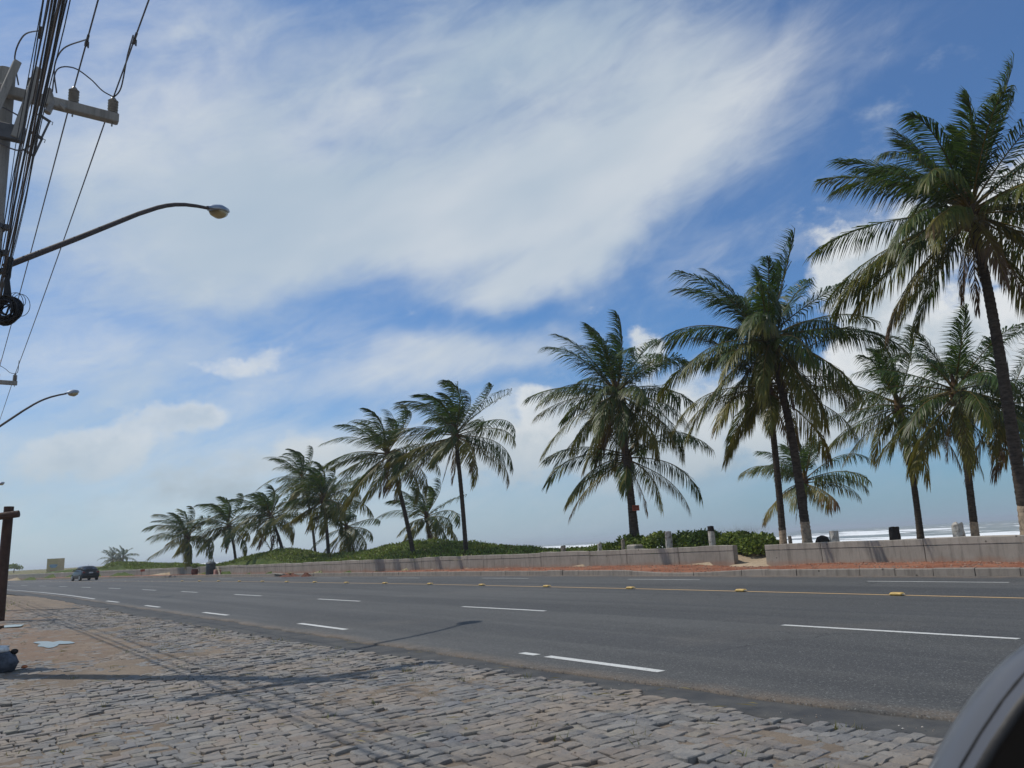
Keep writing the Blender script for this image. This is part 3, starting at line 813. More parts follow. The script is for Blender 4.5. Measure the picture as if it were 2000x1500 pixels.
F = np.stack([i, i+ny, i+ny+1, i+1], -1).reshape(-1, 4)
fm = foam.reshape(-1)
o = mobj('sea', V, F, M['sea'], tint=np.stack([fm, fm, fm], 1), smooth=True); tag(o, kind='structure')

# ------------------------------------------------------------------ dune plants
def leaf_cloud(name, pts, size, tint_fn, up=0.5, blade=0.45):
    n = len(pts); r = rng
    a = r.rand(n)*2*math.pi
    d = np.stack([np.cos(a), np.sin(a), r.normal(up, 0.5, n)], 1); d /= np.linalg.norm(d, axis=1)[:, None]
    q = r.normal(0, 1, (n, 3)); s = np.cross(d, q); s /= np.linalg.norm(s, axis=1)[:, None]
    L = size*(0.6+0.8*r.rand(n))[:, None]; W = L*blade
    V = np.stack([pts, pts+d*L*0.5+s*W*0.5, pts+d*L, pts+d*L*0.5-s*W*0.5], 1).reshape(-1, 3)
    F = (np.arange(n)[:, None]*4 + np.array([[0, 1, 2, 3]]))
    T = np.repeat(tint_fn(n), 4, axis=0)
    return mobj(name, V, F, M['shrub'], tint=T)
def veg_tint(n, dry=0.2):
    r = (rng.rand(n) < dry)*rng.rand(n); return np.stack([r, r*0, rng.rand(n)], 1)
P = []
while len(P) < 1:
    n = 420000
    X = rng.uniform(15, 36, n); Y = rng.uniform(30, 120, n)
    u = X-wallX(Y); v = veg_amount(X, Y)*(0.15+1.55*fbm(X*0.55, Y*0.55, 4))
    bare = np.exp(-(((X-24.4)/1.6)**2+((Y-59.5)/2.4)**2))
    keep = (u > 0.5) & (v-bare*0.7 > 0.42) & (rng.rand(n) < np.clip((v-0.3)*1.1, 0, 1)*0.5)
    X, Y = X[keep], Y[keep]
    P = np.stack([X, Y, ground_z(X, Y) + 0.01 + (0.08+0.30*np.clip(fbm(X*0.9+3, Y*0.9, 3)-0.35, 0, 1))*rng.rand(len(X))], 1)
o = leaf_cloud('dune_vegetation', P, 0.17, lambda n: veg_tint(n, 0.30), 1.1); tag(o, kind='stuff')
# dense leafy scrub behind the wall at the palm with the red board
def scrub(name, label, blobs, per, size):
    P = []
    for (x, y, z, rx, ry, rz) in blobs:
        q = rng.normal(0, 1, (per, 3)); q /= np.linalg.norm(q, axis=1)[:, None]
        q[:, 2] = np.abs(q[:, 2])
        rr = (0.80+0.25*rng.rand(per))[:, None]*(0.85+0.3*fbm(q[:, 0]*3+x, q[:, 1]*3+y, 3))[:, None]
        P.append(np.array([x, y, z])+q*rr*np.array([rx, ry, rz]))
    o = leaf_cloud(name, np.concatenate(P), size, lambda n: veg_tint(n, 0.06), 0.6, 0.6)
    return tag(o, label, 'shrub')
ground_at = lambda x, y: float(ground_z(np.array([x]), np.array([y]))[0])
scrub('beach_shrub', 'broad leafy green shrub mound behind the palm that carries a red board',
      [(26.2, 28.6, 0.45, 1.0, 1.1, 0.65), (26.4, 27.0, 0.45, 1.1, 1.2, 0.95), (26.6, 25.4, 0.45, 1.1, 1.3, 1.0), (27.0, 24.0, 0.45, 1.1, 1.2, 0.98)], 2600, 0.16)
scrub('beach_shrub', 'dark green shrub mound with grass on top, behind two white posts',
      [(27.0, 22.8, 0.45, 1.2, 1.2, 1.02), (27.0, 21.4, 0.45, 1.2, 1.2, 0.88), (26.9, 20.3, 0.45, 1.1, 1.0, 0.74)], 2800, 0.15)
scrub('beach_shrub', 'low rounded green shrub at the left side of the sandy gap in the wall',
      [(27.3, 20.5, 0.40, 0.8, 0.7, 0.62), (28.4, 20.9, 0.35, 0.9, 0.8, 0.60)], 2600, 0.14)
GV, GF, GT = [], [], []
for k in range(900):
    x, yy = rng.normal(27.2, 0.5), rng.uniform(20.4, 24.4)
    zz = 1.15+0.3*rng.rand(); h = 0.15+0.30*rng.rand(); ax, ay = rng.normal(-0.06, 0.1, 2); b = len(GV)
    GV += [(x-0.006, yy-0.006, zz), (x+0.006, yy+0.006, zz), (x+ax, yy+ay, zz+h)]; GF.append((b, b+1, b+2)); c = rng.rand()*0.8; GT += [(c, 0, 0.3)]*3
tag(mobj('grass', GV, GF, M['shrub'], tint=GT), kind='stuff')
GV, GF, GT = [], [], []
for k in range(5000):      # weeds on the dirt shoulder at the left
    x, yy = rng.normal(-0.6, 1.2), rng.normal(39, 3.0)
    zz = -0.03; h = 0.05+0.12*rng.rand(); ax, ay = rng.normal(0, 0.06, 2); b = len(GV); a = rng.rand()*6.28; wx, wy = 0.012*math.cos(a), 0.012*math.sin(a)
    GV += [(x-wx, yy-wy, zz), (x+wx, yy+wy, zz), (x+ax, yy+ay, zz+h)]; GF.append((b, b+1, b+2)); c = rng.rand()*0.7; GT += [(c, 0, 0.8)]*3
tag(mobj('roadside_grass', GV, GF, M['shrub'], tint=GT), kind='stuff')

# ------------------------------------------------------------------ coconut palms
WIND = np.array([-0.80, 0.60, 0.02])
def nrm(v): return v/np.linalg.norm(v, axis=-1, keepdims=True)
def frond_mesh(r, base, azi, el0, L, wind, sag, nl, ll, lw, brown, droop):
    N = 20
    d = np.array([math.cos(el0)*math.sin(azi), math.cos(el0)*math.cos(azi), math.sin(el0)])
    side0 = np.array([math.cos(azi), -math.sin(azi), 0.0])
    P = [np.array(base, float)]; T = [d]
    for i in range(N):
        s = (i+0.5)/N
        d = nrm(d + (np.array([0, 0, -1.0])*sag*(0.10+2.1*s**1.4) + WIND*wind*(0.05+2.3*s*s))/N)
        P.append(P[-1]+d*L/N); T.append(d)
    P = np.array(P); T = np.array(T)
    tw = r.normal(0, 0.45)
    lwd = 0.22 + 0.42*wind
    sd = side0 - T*(T @ side0)[:, None]; sd = nrm(sd)
    nm = np.cross(sd, T)
    nm = np.where((nm[:, 2] < 0)[:, None] & (abs(el0) < 1.2), -nm, nm) if False else nm
    ang = tw*np.linspace(0, 1, N+1)[:, None]
    sd, nm = sd*np.cos(ang)+nm*np.sin(ang), nm*np.cos(ang)-sd*np.sin(ang)
    V = []; F = []; tint = []
    # rachis: three-sided tapering stalk
    rr = np.interp(np.linspace(0, 1, N+1), [0, 0.08, 0.3, 1], [0.065, 0.044, 0.028, 0.007])
    for k in range(3):
        w = 2*math.pi*k/3+math.pi/2
        V.append(P + sd*(rr*math.cos(w))[:, None] + nm*(rr*math.sin(w))[:, None])
    RV = np.stack(V, 1).reshape(-1, 3)
    i = np.arange(N)[:, None]*3+np.arange(3)[None]; j = np.arange(N)[:, None]*3+(np.arange(3)[None]+1) % 3
    RF = np.stack([i, j, j+3, i+3], -1).reshape(-1, 4)
    RT = np.zeros((len(RV), 3)); RT[:, 1] = 0.25+0.5*r.rand()+0.25*min(brown*2, 1); RT[:, 0] = brown*0.6
    # leaflets
    s = np.concatenate([np.linspace(0.13, 0.995, nl)]*2) + r.normal(0, 0.004, 2*nl); s = np.clip(s, 0.1, 1)
    sg = np.concatenate([np.ones(nl), -np.ones(nl)])
    keep = r.rand(2*nl) > (0.05+0.25*brown)
    s, sg = s[keep], sg[keep]; n = len(s)
    f = s*N; k0 = np.minimum(f.astype(int), N-1); w = (f-k0)[:, None]
    it = lambda A: A[k0]*(1-w)+A[k0+1]*w
    p, t, a, m = it(P), it(T), it(sd), it(nm)
    prof = np.interp(s, [0.1, 0.2, 0.4, 0.6, 0.8, 1.0], [0.50, 0.82, 1.0, 1.0, 0.88, 0.60])
    l = ll*prof*(0.85+0.3*r.rand(n)); l = l[:, None]
    upr = np.clip((math.degrees(el0)-35)/40, 0, 1)*rad(16)
    fa = np.interp(s, [0.1, 0.6, 1.0], [rad(32), rad(46), rad(72)])[:, None] + upr + r.normal(0, 0.09, (n, 1))
    out = a*sg[:, None]*np.cos(fa) + t*np.sin(fa) + m*(0.22+0.08*r.normal(0, 1, (n, 1)))
    out = nrm(out + WIND*lwd*0.45 + r.normal(0, 0.06, (n, 3)))
    g = np.array([0, 0, -1.0])
    d1 = nrm(out + g*droop*0.75 + WIND*lwd*0.30)
    d2 = nrm(out*0.55 + g*droop*(1.15+0.5*r.rand(n, 1)) + WIND*lwd*0.95)
    wd = nrm(np.cross(out, m) + r.normal(0, 0.18, (n, 3)))
    W = lw*0.82*(0.8+0.4*r.rand(n, 1))
    p1 = p+d1*l*0.5; p2 = p1+d2*l*0.5
    LV = np.stack([p-wd*W*0.22, p+wd*W*0.22, p1+wd*W*0.5, p1-wd*W*0.5, p2], 1).reshape(-1, 3)
    b = np.arange(n)[:, None]*5
    Q = (b+np.array([[0, 1, 2, 3]])); Tr = (b+np.array([[3, 2, 4, 4]]))
    bro = np.clip(brown*(0.55+0.7*s) + np.clip(s-0.8, 0, 1)*brown*1.5 + r.normal(0, 0.08, n), 0, 1)
    LT = np.stack([bro, 0.06*r.rand(n), np.clip(r.normal(0.5, 0.3, n), 0, 1)], 1)
    LT = np.repeat(LT[:, None], 5, 1); LT[:, 4, 0] = np.clip(LT[:, 4, 0]+0.12+0.3*brown, 0, 1); LT = LT.reshape(-1, 3)
    V = np.concatenate([RV, LV]); o = len(RV)
    quads = np.concatenate([RF, Q+o]); tris = (Tr+o)[:, :3]
    T_ = np.concatenate([RT, LT])
    me = bpy.data.meshes.new('frond')
    nq, nt = len(quads), len(tris)
    me.vertices.add(len(V)); me.vertices.foreach_set('co', V.astype(np.float32).ravel())
    me.loops.add(nq*4+nt*3); me.loops.foreach_set('vertex_index', np.concatenate([quads.ravel(), tris.ravel()]).astype(np.int32))
    me.polygons.add(nq+nt); me.polygons.foreach_set('loop_start', np.concatenate([np.arange(nq)*4, nq*4+np.arange(nt)*3]).astype(np.int32))
    me.update(calc_edges=True)
    me.materials.append(M['leaf'])
    at = me.attributes.new('tint', 'FLOAT_COLOR', 'POINT')
    at.data.foreach_set('color', np.hstack([T_, np.ones((len(T_), 1))]).astype(np.float32).ravel())
    return me
def smooth_path(pts, n):
    P = np.array(pts, float); k = len(P)
    d = np.concatenate([[0], np.cumsum(np.linalg.norm(np.diff(P, axis=0), axis=1))]); u = np.linspace(0, d[-1], n)
    if k < 3: return np.stack([np.interp(u, d, P[:, i]) for i in range(3)], 1)
    Q = np.stack([np.interp(u, d, P[:, i]) for i in range(3)], 1)
    w = max(3, n//k*2//2*2+1)//2
    for _ in range(3):
        R = Q.copy()
        for i in range(1, n-1):
            a = min(w, i, n-1-i); R[i] = Q[i-a:i+a+1].mean(0)
        Q = R
    return Q
def palm(label, pts, r0, r1, nf, L, wind, seed, nl=60, lw=0.045, limed=0.0, nuts=0, brown=0.35, dead=1, cat='palm tree', spread=1.0, low=-46, ll=1.12):
    r = np.random.RandomState(seed)
    pts = [tuple(p) for p in pts]; base = np.array(pts[0]); gz = ground_at(base[0], base[1])-0.15
    base0 = (base[0], base[1], gz)
    if base[2] > gz+0.1: pts = [base0]+pts
    root = empty('palm_tree', base0); tag(root, label, cat, 'coconut palms along the beach wall')
    B = np.array(base0)
    n = 60 if nl > 40 else 26
    C = smooth_path(pts, n); H = C[-1][2]-C[0][2]
    tt = np.linspace(0, 1, n)
    R = r1+(r0-r1)*(1-tt)**0.8 + 0.12*r0*np.exp(-tt*H/0.5)*2.2
    ns = 14; V = []
    rings = 3
    for i in range(n*rings):
        f = i/(n*rings-1)*(n-1); k = min(int(f), n-2); w = f-k
        c = C[k]*(1-w)+C[k+1]*w; rr = R[k]*(1-w)+R[k+1]*w
        rr *= 1+0.075*((i % rings) == 0)-0.02+0.02*r.normal()
        a = np.arange(ns)*2*math.pi/ns
        V.append(np.stack([c[0]+rr*np.cos(a)*(1+0.03*np.sin(3*a+i)), c[1]+rr*np.sin(a), np.full(ns, c[2])+0.015*np.sin(a*2+i)], 1)-B)
    V = np.array(V); nr = len(V)
    i = np.arange(nr-1)[:, None]*ns+np.arange(ns)[None]; j = np.arange(nr-1)[:, None]*ns+(np.arange(ns)[None]+1) % ns
    F = np.stack([i, j, j+ns, i+ns], -1).reshape(-1, 4)
    zc = V[:, :, 2].mean(1)
    if limed:
        cut = int(np.searchsorted(zc, limed))
        fz = np.arange(len(F))//ns
        low_, up_ = F[fz < cut], F[fz >= cut]
        mobj('trunk', V.reshape(-1, 3), up_, M['trunk'], root, smooth=True)
        mobj('painted_trunk_base', V.reshape(-1, 3), low_, M['limed'], root, smooth=True)
    else:
        mobj('trunk', V.reshape(-1, 3), F, M['trunk'], root, smooth=True)
    top = C[-1]-B
    ax = nrm(C[-1]-C[-5])
    mb = MB()
    q = Vector(ax).to_track_quat('Z', 'Y').to_matrix()
    mb.lathe([(r1*1.0, -0.35), (r1*1.7, -0.12), (r1*2.1, 0.08), (r1*1.6, 0.32), (r1*0.7, 0.75), (r1*0.15, 1.15)], top, 10, 0, q)
    mb.build('crown_fibre', [M['fibre']], root, True)
    # fronds from the young spear down to the hanging old leaves
    ph = r.rand()*6.28
    for k in range(nf):
        u = (k+0.5)/nf
        el = 80 - (80-low)*u**0.85 + r.normal(0, 9)
        az = ph + k*2.39996 + r.normal(0, 0.28)
        age = u
        Lk = L*np.interp(u, [0, 0.12, 0.4, 0.8, 1], [0.64, 0.88, 1.10, 1.08, 0.92])*(0.86+0.24*r.rand())
        sag = np.interp(u, [0, 0.2, 0.6, 1], [0.25, 0.85, 1.20, 0.95])*(0.55+0.9*r.rand())*spread
        br = brown*np.interp(u, [0, 0.35, 0.7, 1.0], [0.0, 0.22, 0.60, 1.55])*(0.35+1.1*r.rand())
        wd = wind*np.interp(u, [0, 0.5, 1.0], [1.15, 0.9, 0.55])*(0.75+0.5*r.rand())
        b0 = top + ax*np.interp(u, [0, 1], [0.55, -0.05]) + np.array([math.sin(az), math.cos(az), 0])*r1*0.9
        me = frond_mesh(r, b0, az, rad(el), Lk, wd, sag, nl, ll*(Lk/L)**0.5, lw, min(br, 1.0), np.interp(u, [0, 0.4, 1], [0.10, 0.80, 1.25]))
        link(bpy.data.objects.new('frond', me), root)
    for k in range(dead):
        az = ph + 1.3 + 2.1*k
        me = frond_mesh(r, top-ax*0.15, az, rad(-62), L*0.62, wind*0.25, 1.4, max(nl*2//3, 12), ll*0.6, lw*0.8, 1.0, 1.4)
        link(bpy.data.objects.new('dry_frond', me), root)
    for k in range(nuts):
        a = r.rand()*6.28; d = r1+0.12+0.12*r.rand()
        mb = MB(); mb.lathe([(0.02, -0.14), (0.08, -0.10), (0.11, 0), (0.085, 0.09), (0.02, 0.13)], tuple(top+np.array([d*math.sin(a), d*math.cos(a), -0.12-0.3*r.rand()])), 8)
        mb.build('coconut', [M['coconut']], root, True)
    return root
PALMS = [
 ('left palm of three tiny hazy palms far down the road', [(44.01,278.02,-0.41),(43.63,278.30,2.31),(43.31,278.54,3.61)], 0.24, 0.16, 17, 3.85, 0.70, 11, dict(low=-18, nl=23, lw=0.17, dead=0)),
 ('lowest and middle palm of three tiny hazy palms far down the road', [(45.78,281.69,-0.35),(45.59,281.83,0.96),(45.41,281.96,1.94)], 0.24, 0.16, 15, 3.35, 0.70, 12, dict(low=-18, nl=23, lw=0.17, dead=0)),
 ('right and tallest palm of three tiny hazy palms far down the road', [(45.98,276.57,-0.38),(45.99,276.56,2.48),(46.05,276.52,4.07)], 0.24, 0.16, 19, 4.02, 0.70, 13, dict(low=-18, nl=23, lw=0.17, dead=0)),
 ('short thick-trunked palm, the leftmost big one, fronds blown left', [(19.55,81.22,0.44),(19.48,81.27,1.62),(19.28,81.42,2.91),(19.22,81.46,3.61)], 0.22, 0.18, 26, 3.52, 1.29, 21, dict(low=-26, nl=40, lw=0.095)),
 ('windblown palm with a slim bowed trunk, second from the left by the grey bin', [(22.84,77.55,0.90),(22.74,77.63,2.22),(22.47,77.83,3.45),(22.25,77.99,4.45)], 0.13, 0.11, 25, 3.52, 1.40, 22, dict(low=-26, nl=40, lw=0.095, dead=3)),
 ('palm with a curved leaning trunk on the left edge of the first green dune', [(23.87,66.86,0.47),(23.72,66.98,1.91),(23.46,67.17,3.01),(23.12,67.41,3.91),(22.90,67.58,4.63)], 0.15, 0.12, 27, 3.44, 1.34, 23, dict(low=-26, nl=45, lw=0.084, dead=3)),
 ('tall thin palm rising behind the first dune, its swept crown above its neighbours', [(29.84,74.89,0.83),(29.71,74.98,3.09),(29.46,75.17,5.38),(28.78,75.66,8.86)], 0.14, 0.11, 24, 4.09, 1.68, 24, dict(low=-34, nl=43, lw=0.090, dead=0)),
 ('straight palm with a dense round crown in the middle of the left cluster', [(24.56,58.90,0.52),(24.50,58.95,2.26),(24.37,59.04,3.87),(24.21,59.16,5.50)], 0.145, 0.12, 33, 3.52, 1.23, 25, dict(low=-26, nl=50, lw=0.078, dead=1)),
 ('small drooping palm at the right end of the left cluster', [(27.54,61.68,0.63),(27.55,61.68,2.23),(27.38,61.80,3.26)], 0.115, 0.1, 20, 3.16, 1.01, 26, dict(nl=43, lw=0.084, dead=2, low=-55)),
 ('palm with a trunk leaning left across the large green dune', [(24.67,45.16,0.63),(24.32,45.42,3.31),(23.83,45.79,6.19),(23.44,46.07,7.47)], 0.15, 0.125, 30, 4.09, 1.51, 27, dict(low=-34, nl=57, lw=0.069, dead=2)),
 ('small palm on the large green dune between two taller palms', [(32.07,55.86,0.55),(32.01,55.91,1.87),(31.85,56.03,3.73)], 0.14, 0.11, 19, 3.63, 1.12, 28, dict(low=-34, nl=48, lw=0.084, dead=2)),
 ('tall windswept palm with a straight trunk and its top swept far to the left', [(25.77,40.64,0.63),(25.72,40.67,3.16),(25.62,40.75,5.69),(25.46,40.86,8.11)], 0.14, 0.12, 36, 4.28, 1.62, 29, dict(low=-34, nl=63, lw=0.067, dead=2, nuts=3)),
 ('bushy palm with a red board nailed to its trunk', [(26.70,26.91,0.84),(26.61,26.98,2.95),(26.56,27.02,6.06),(26.41,27.12,8.20)], 0.2, 0.16, 42, 4.18, 0.42, 30, dict(nl=72, lw=0.058, dead=2, nuts=6)),
 ('lower palm standing right behind the palm with the red board', [(28.34,28.81,0.81),(28.36,28.79,3.06),(28.36,28.79,5.30)], 0.17, 0.14, 21, 4.28, 0.30, 31, dict(nl=67, lw=0.058, dead=1, low=-30)),
 ('thin palm with a pale trunk foot, half hidden left of the tall middle palm', [(26.26,18.54,0.56),(26.34,18.48,2.83),(26.39,18.45,4.75),(26.37,18.46,6.83)], 0.135, 0.11, 20, 3.67, 0.25, 32, dict(nl=72, lw=0.052, dead=1, limed=1.15, brown=0.55, low=-45)),
 ('tall palm with banded trunk and pale foot, second tallest, right of the sandy gap', [(26.14,17.39,0.53),(26.14,17.39,3.13),(26.08,17.44,5.90),(25.78,17.66,8.55)], 0.175, 0.125, 40, 4.18, 0.22, 33, dict(nl=87, lw=0.052, dead=2, limed=1.25, nuts=9)),
 ('small distant palm framed behind the two pale-footed trunks', [(40.66,27.19,0.34),(40.84,27.05,2.34),(40.97,26.96,3.98)], 0.15, 0.12, 19, 3.2, 0.22, 34, dict(nl=63, lw=0.062, dead=1, low=-12)),
 ('leaning palm with a dry hanging frond, standing before the surf', [(38.06,19.17,0.47),(38.15,19.10,2.86),(38.14,19.11,5.64),(38.04,19.19,6.94)], 0.155, 0.12, 27, 4.08, 0.38, 35, dict(nl=70, lw=0.056, dead=3, nuts=4, brown=0.5)),
 ('palm with upright fronds and pale trunk foot under the tallest palm', [(34.89,15.29,0.50),(34.98,15.23,2.75),(35.13,15.12,4.94),(35.08,15.16,6.63)], 0.155, 0.125, 29, 4.18, 0.20, 36, dict(nl=74, lw=0.054, dead=2, limed=0.95, nuts=4)),
 ('tallest and nearest palm with the largest crown at the right edge', [(26.11,9.96,0.59),(26.19,9.91,3.34),(26.28,9.84,7.23),(26.27,9.84,9.40),(26.19,9.90,10.95)], 0.185, 0.13, 52, 4.59, 0.20, 37, dict(nl=101, lw=0.050, dead=3, limed=1.35, nuts=8, brown=0.42)),
 ('palm mostly hidden behind the trunk of the tallest palm at the right edge', [(38.77,14.92,0.34),(38.94,14.79,2.72),(39.11,14.67,4.80),(39.04,14.73,6.23)], 0.17, 0.13, 22, 3.88, 0.25, 38, dict(nl=67, lw=0.056, dead=1, brown=0.6)),
]
for lab, pts, r0, r1, nf, L, wind, seed, kw in PALMS:
    palm(lab, pts, r0, r1, nf, L, wind, seed, **kw)
palm('tiny trunkless young palm sprouting on the first green dune', [(23.3, 68.8, 1.3), (23.3, 68.8, 1.55)], 0.08, 0.06, 9, 1.7, 0.5, 55, nl=22, lw=0.05, dead=0, ll=0.4)

# red board on its palm
rb = empty('palm_sign', (26.38, 26.46, 2.74), -PSI+0.15)
tag(rb, 'small red board nailed to the trunk of the bushy palm', 'sign')
MB().box((0, 0, 0), (0.34, 0.025, 0.26)).build('board', [M['red_board']], rb)
mb = MB()
for k, (x, w, z) in enumerate([(-0.09, 0.07, 0.05), (0.0, 0.06, 0.05), (0.09, 0.07, 0.05), (-0.05, 0.14, -0.05), (0.09, 0.06, -0.05)]):
    mb.box((x, -0.015, z), (w, 0.006, 0.04))
mb.build('lettering', [M['dark_text']], rb)

# ------------------------------------------------------------------ old posts behind the wall
def post(x, y, top, r, mats, label, lean=(0, 0), broken=0.0):
    z0 = ground_at(x, y)-0.1
    root = empty('wooden_post', (x, y, z0)); tag(root, label, 'post', 'old posts behind the wall')
    n = 12; hs = np.linspace(0, top-z0, 7); V = []; F = []
    for i, h in enumerate(hs):
        for j in range(n):
            a = 2*math.pi*j/n; q = r*(1+0.06*math.sin(2*a+i)+0.05*rng.normal())
            zz = h + (broken*(0.5*math.sin(a*2+x)+0.5*math.sin(a*3)) if i == 6 else 0)
            V.append((lean[0]*h+q*math.cos(a), lean[1]*h+q*math.sin(a), zz))
    for i in range(6):
        for j in range(n): F.append((i*n+j, i*n+(j+1) % n, (i+1)*n+(j+1) % n, (i+1)*n+j))
    V.append((lean[0]*hs[-1], lean[1]*hs[-1], hs[-1]-broken*0.6)); c = len(V)-1
    k = 5 if len(mats) > 1 else 6
    body = F[:k*n]; cap = F[k*n:]+[(6*n+j, 6*n+(j+1) % n, c) for j in range(n)]
    if len(mats) > 1:
        mobj('shaft', V, body, mats[0], root, smooth=True); mobj('charred_top', V, cap, mats[1], root)
    else:
        mobj('shaft', V, body+cap, mats[0], root)
def beyond(wx, wy, extra):      # push a point on the wall back along the line of sight
    f = 1+extra/math.hypot(wx, wy); return wx*f, wy*f
for (wx, wy, e, z, r, mt, lab, ln, br) in [
    (24.13, 29.32, 1.2, 1.16, 0.13, ['greywood'], 'short grey stump behind the wall, left of the leafy shrubs', (0, 0), 0.02),
    (24.28, 26.92, 1.2, 1.17, 0.11, ['post_white'], 'pointed pale stub of a broken post in front of the leafy shrubs', (0.03, -0.05), 0.12),
    (24.37, 25.42, 1.2, 1.30, 0.09, ['greywood'], 'thin grey weathered post left of the palm with the red board', (0, 0), 0.04),
    (24.53, 22.84, 1.2, 1.55, 0.145, ['post_white'], 'round white post with no dark top, in front of the green shrubs', (0, 0), 0.02),
    (24.66, 20.64, 1.2, 1.66, 0.135, ['post_white', 'charred'], 'leaning white post with a charred black top at the wall end', (0.04, 0.05), 0.02),
    (24.30, 16.85, 3.0, 1.10, 0.07, ['greywood'], 'tiny grey stub between the two pale-footed palm trunks', (0, 0), 0.02),
    (24.13, 15.02, 1.3, 1.22, 0.155, ['post_white'], 'round white post stump in front of the surf', (0, 0), 0.01),
    (23.93, 12.84, 1.3, 1.25, 0.16, ['charred'], 'short black charred stump in front of the surf', (0, 0), 0.02),
    (23.75, 10.83, 1.3, 1.24, 0.165, ['post_white'], 'broken white stump with a split brown top near the right edge', (-0.05, 0.0), 0.09)]:
    x, y = beyond(wx, wy, e); post(x, y, z, r, [M[m] for m in mt], lab, ln, br)
x, y = beyond(24.41, 24.74, 1.3)
mb = MB(); mb.box((0, 0, 0.25), (0.55, 0.6, 0.62), bev=0.06)
o = mb.build('concrete_block', [M['coping']]); o.location = (x, y, 0.5)
tag(o, 'squat pale concrete block at the foot of the palm with the red board', 'block')
# dark rounded lump right of the pale-footed palm
mb = MB(); mb.lathe([(0.05, 0), (0.30, 0.05), (0.33, 0.3), (0.22, 0.52), (0.05, 0.58)], (0, 0, 0), 12, 0, None, 1.0, 0.8)
o = mb.build('coconut_heap', [M['charred']], None, True); o.location = (25.9, 16.6, 0.5)
tag(o, 'dark rounded heap behind the wall beside the tall pale-footed palm', 'heap')

# ------------------------------------------------------------------ raised studs along the yellow line
def stud_parts(root):
    V, F = bevel_box(0.075, 0.125, 0.030, 0.022)
    mobj('stud_body', [(a, b, c+0.030) for a, b, c in V], F, M['stud_yellow'], root)
    for s in (-1, 1):
        mb = MB(); mb.box((0, s*0.1262, 0.028), (0.09, 0.008, 0.020)); mb.build('reflector', [M['stud_white']], root)
ORD = 'first second third fourth fifth sixth seventh eighth ninth tenth eleventh twelfth thirteenth fourteenth fifteenth sixteenth seventeenth eighteenth nineteenth twentieth twenty-first twenty-second twenty-third twenty-fourth twenty-fifth twenty-sixth twenty-seventh'.split()
proto = None; kids = []
for k in range(27):
    Y = 7.98+3.72*k; X = float(yelX(Y))-0.08
    if proto is None:
        s = proto = empty('road_stud', (X, Y, 0.0)); stud_parts(s); kids = list(s.children)
    else:
        s = proto.copy(); link(s)
        if Y < 62:
            for c in kids:
                q = c.copy(); link(q, s)
        else:
            q = kids[0].copy(); link(q, s)
    s.location = (X, Y, 0.0); s.rotation_euler = (0, 0, math.atan2(0.0019*max(0, Y-25), 1)+rng.normal(0, 0.05))
    extra = {0: ', largest in view', 2: ', in line with the sandy gap', 3: ', in line with the palm sign'}.get(k, '')
    lab = ('yellow' if k < 8 else 'small distant') + ' raised stud on yellow line, ' + ORD[k] + ' from the right' + extra
    tag(s, lab, 'road stud', 'raised studs along the yellow line')

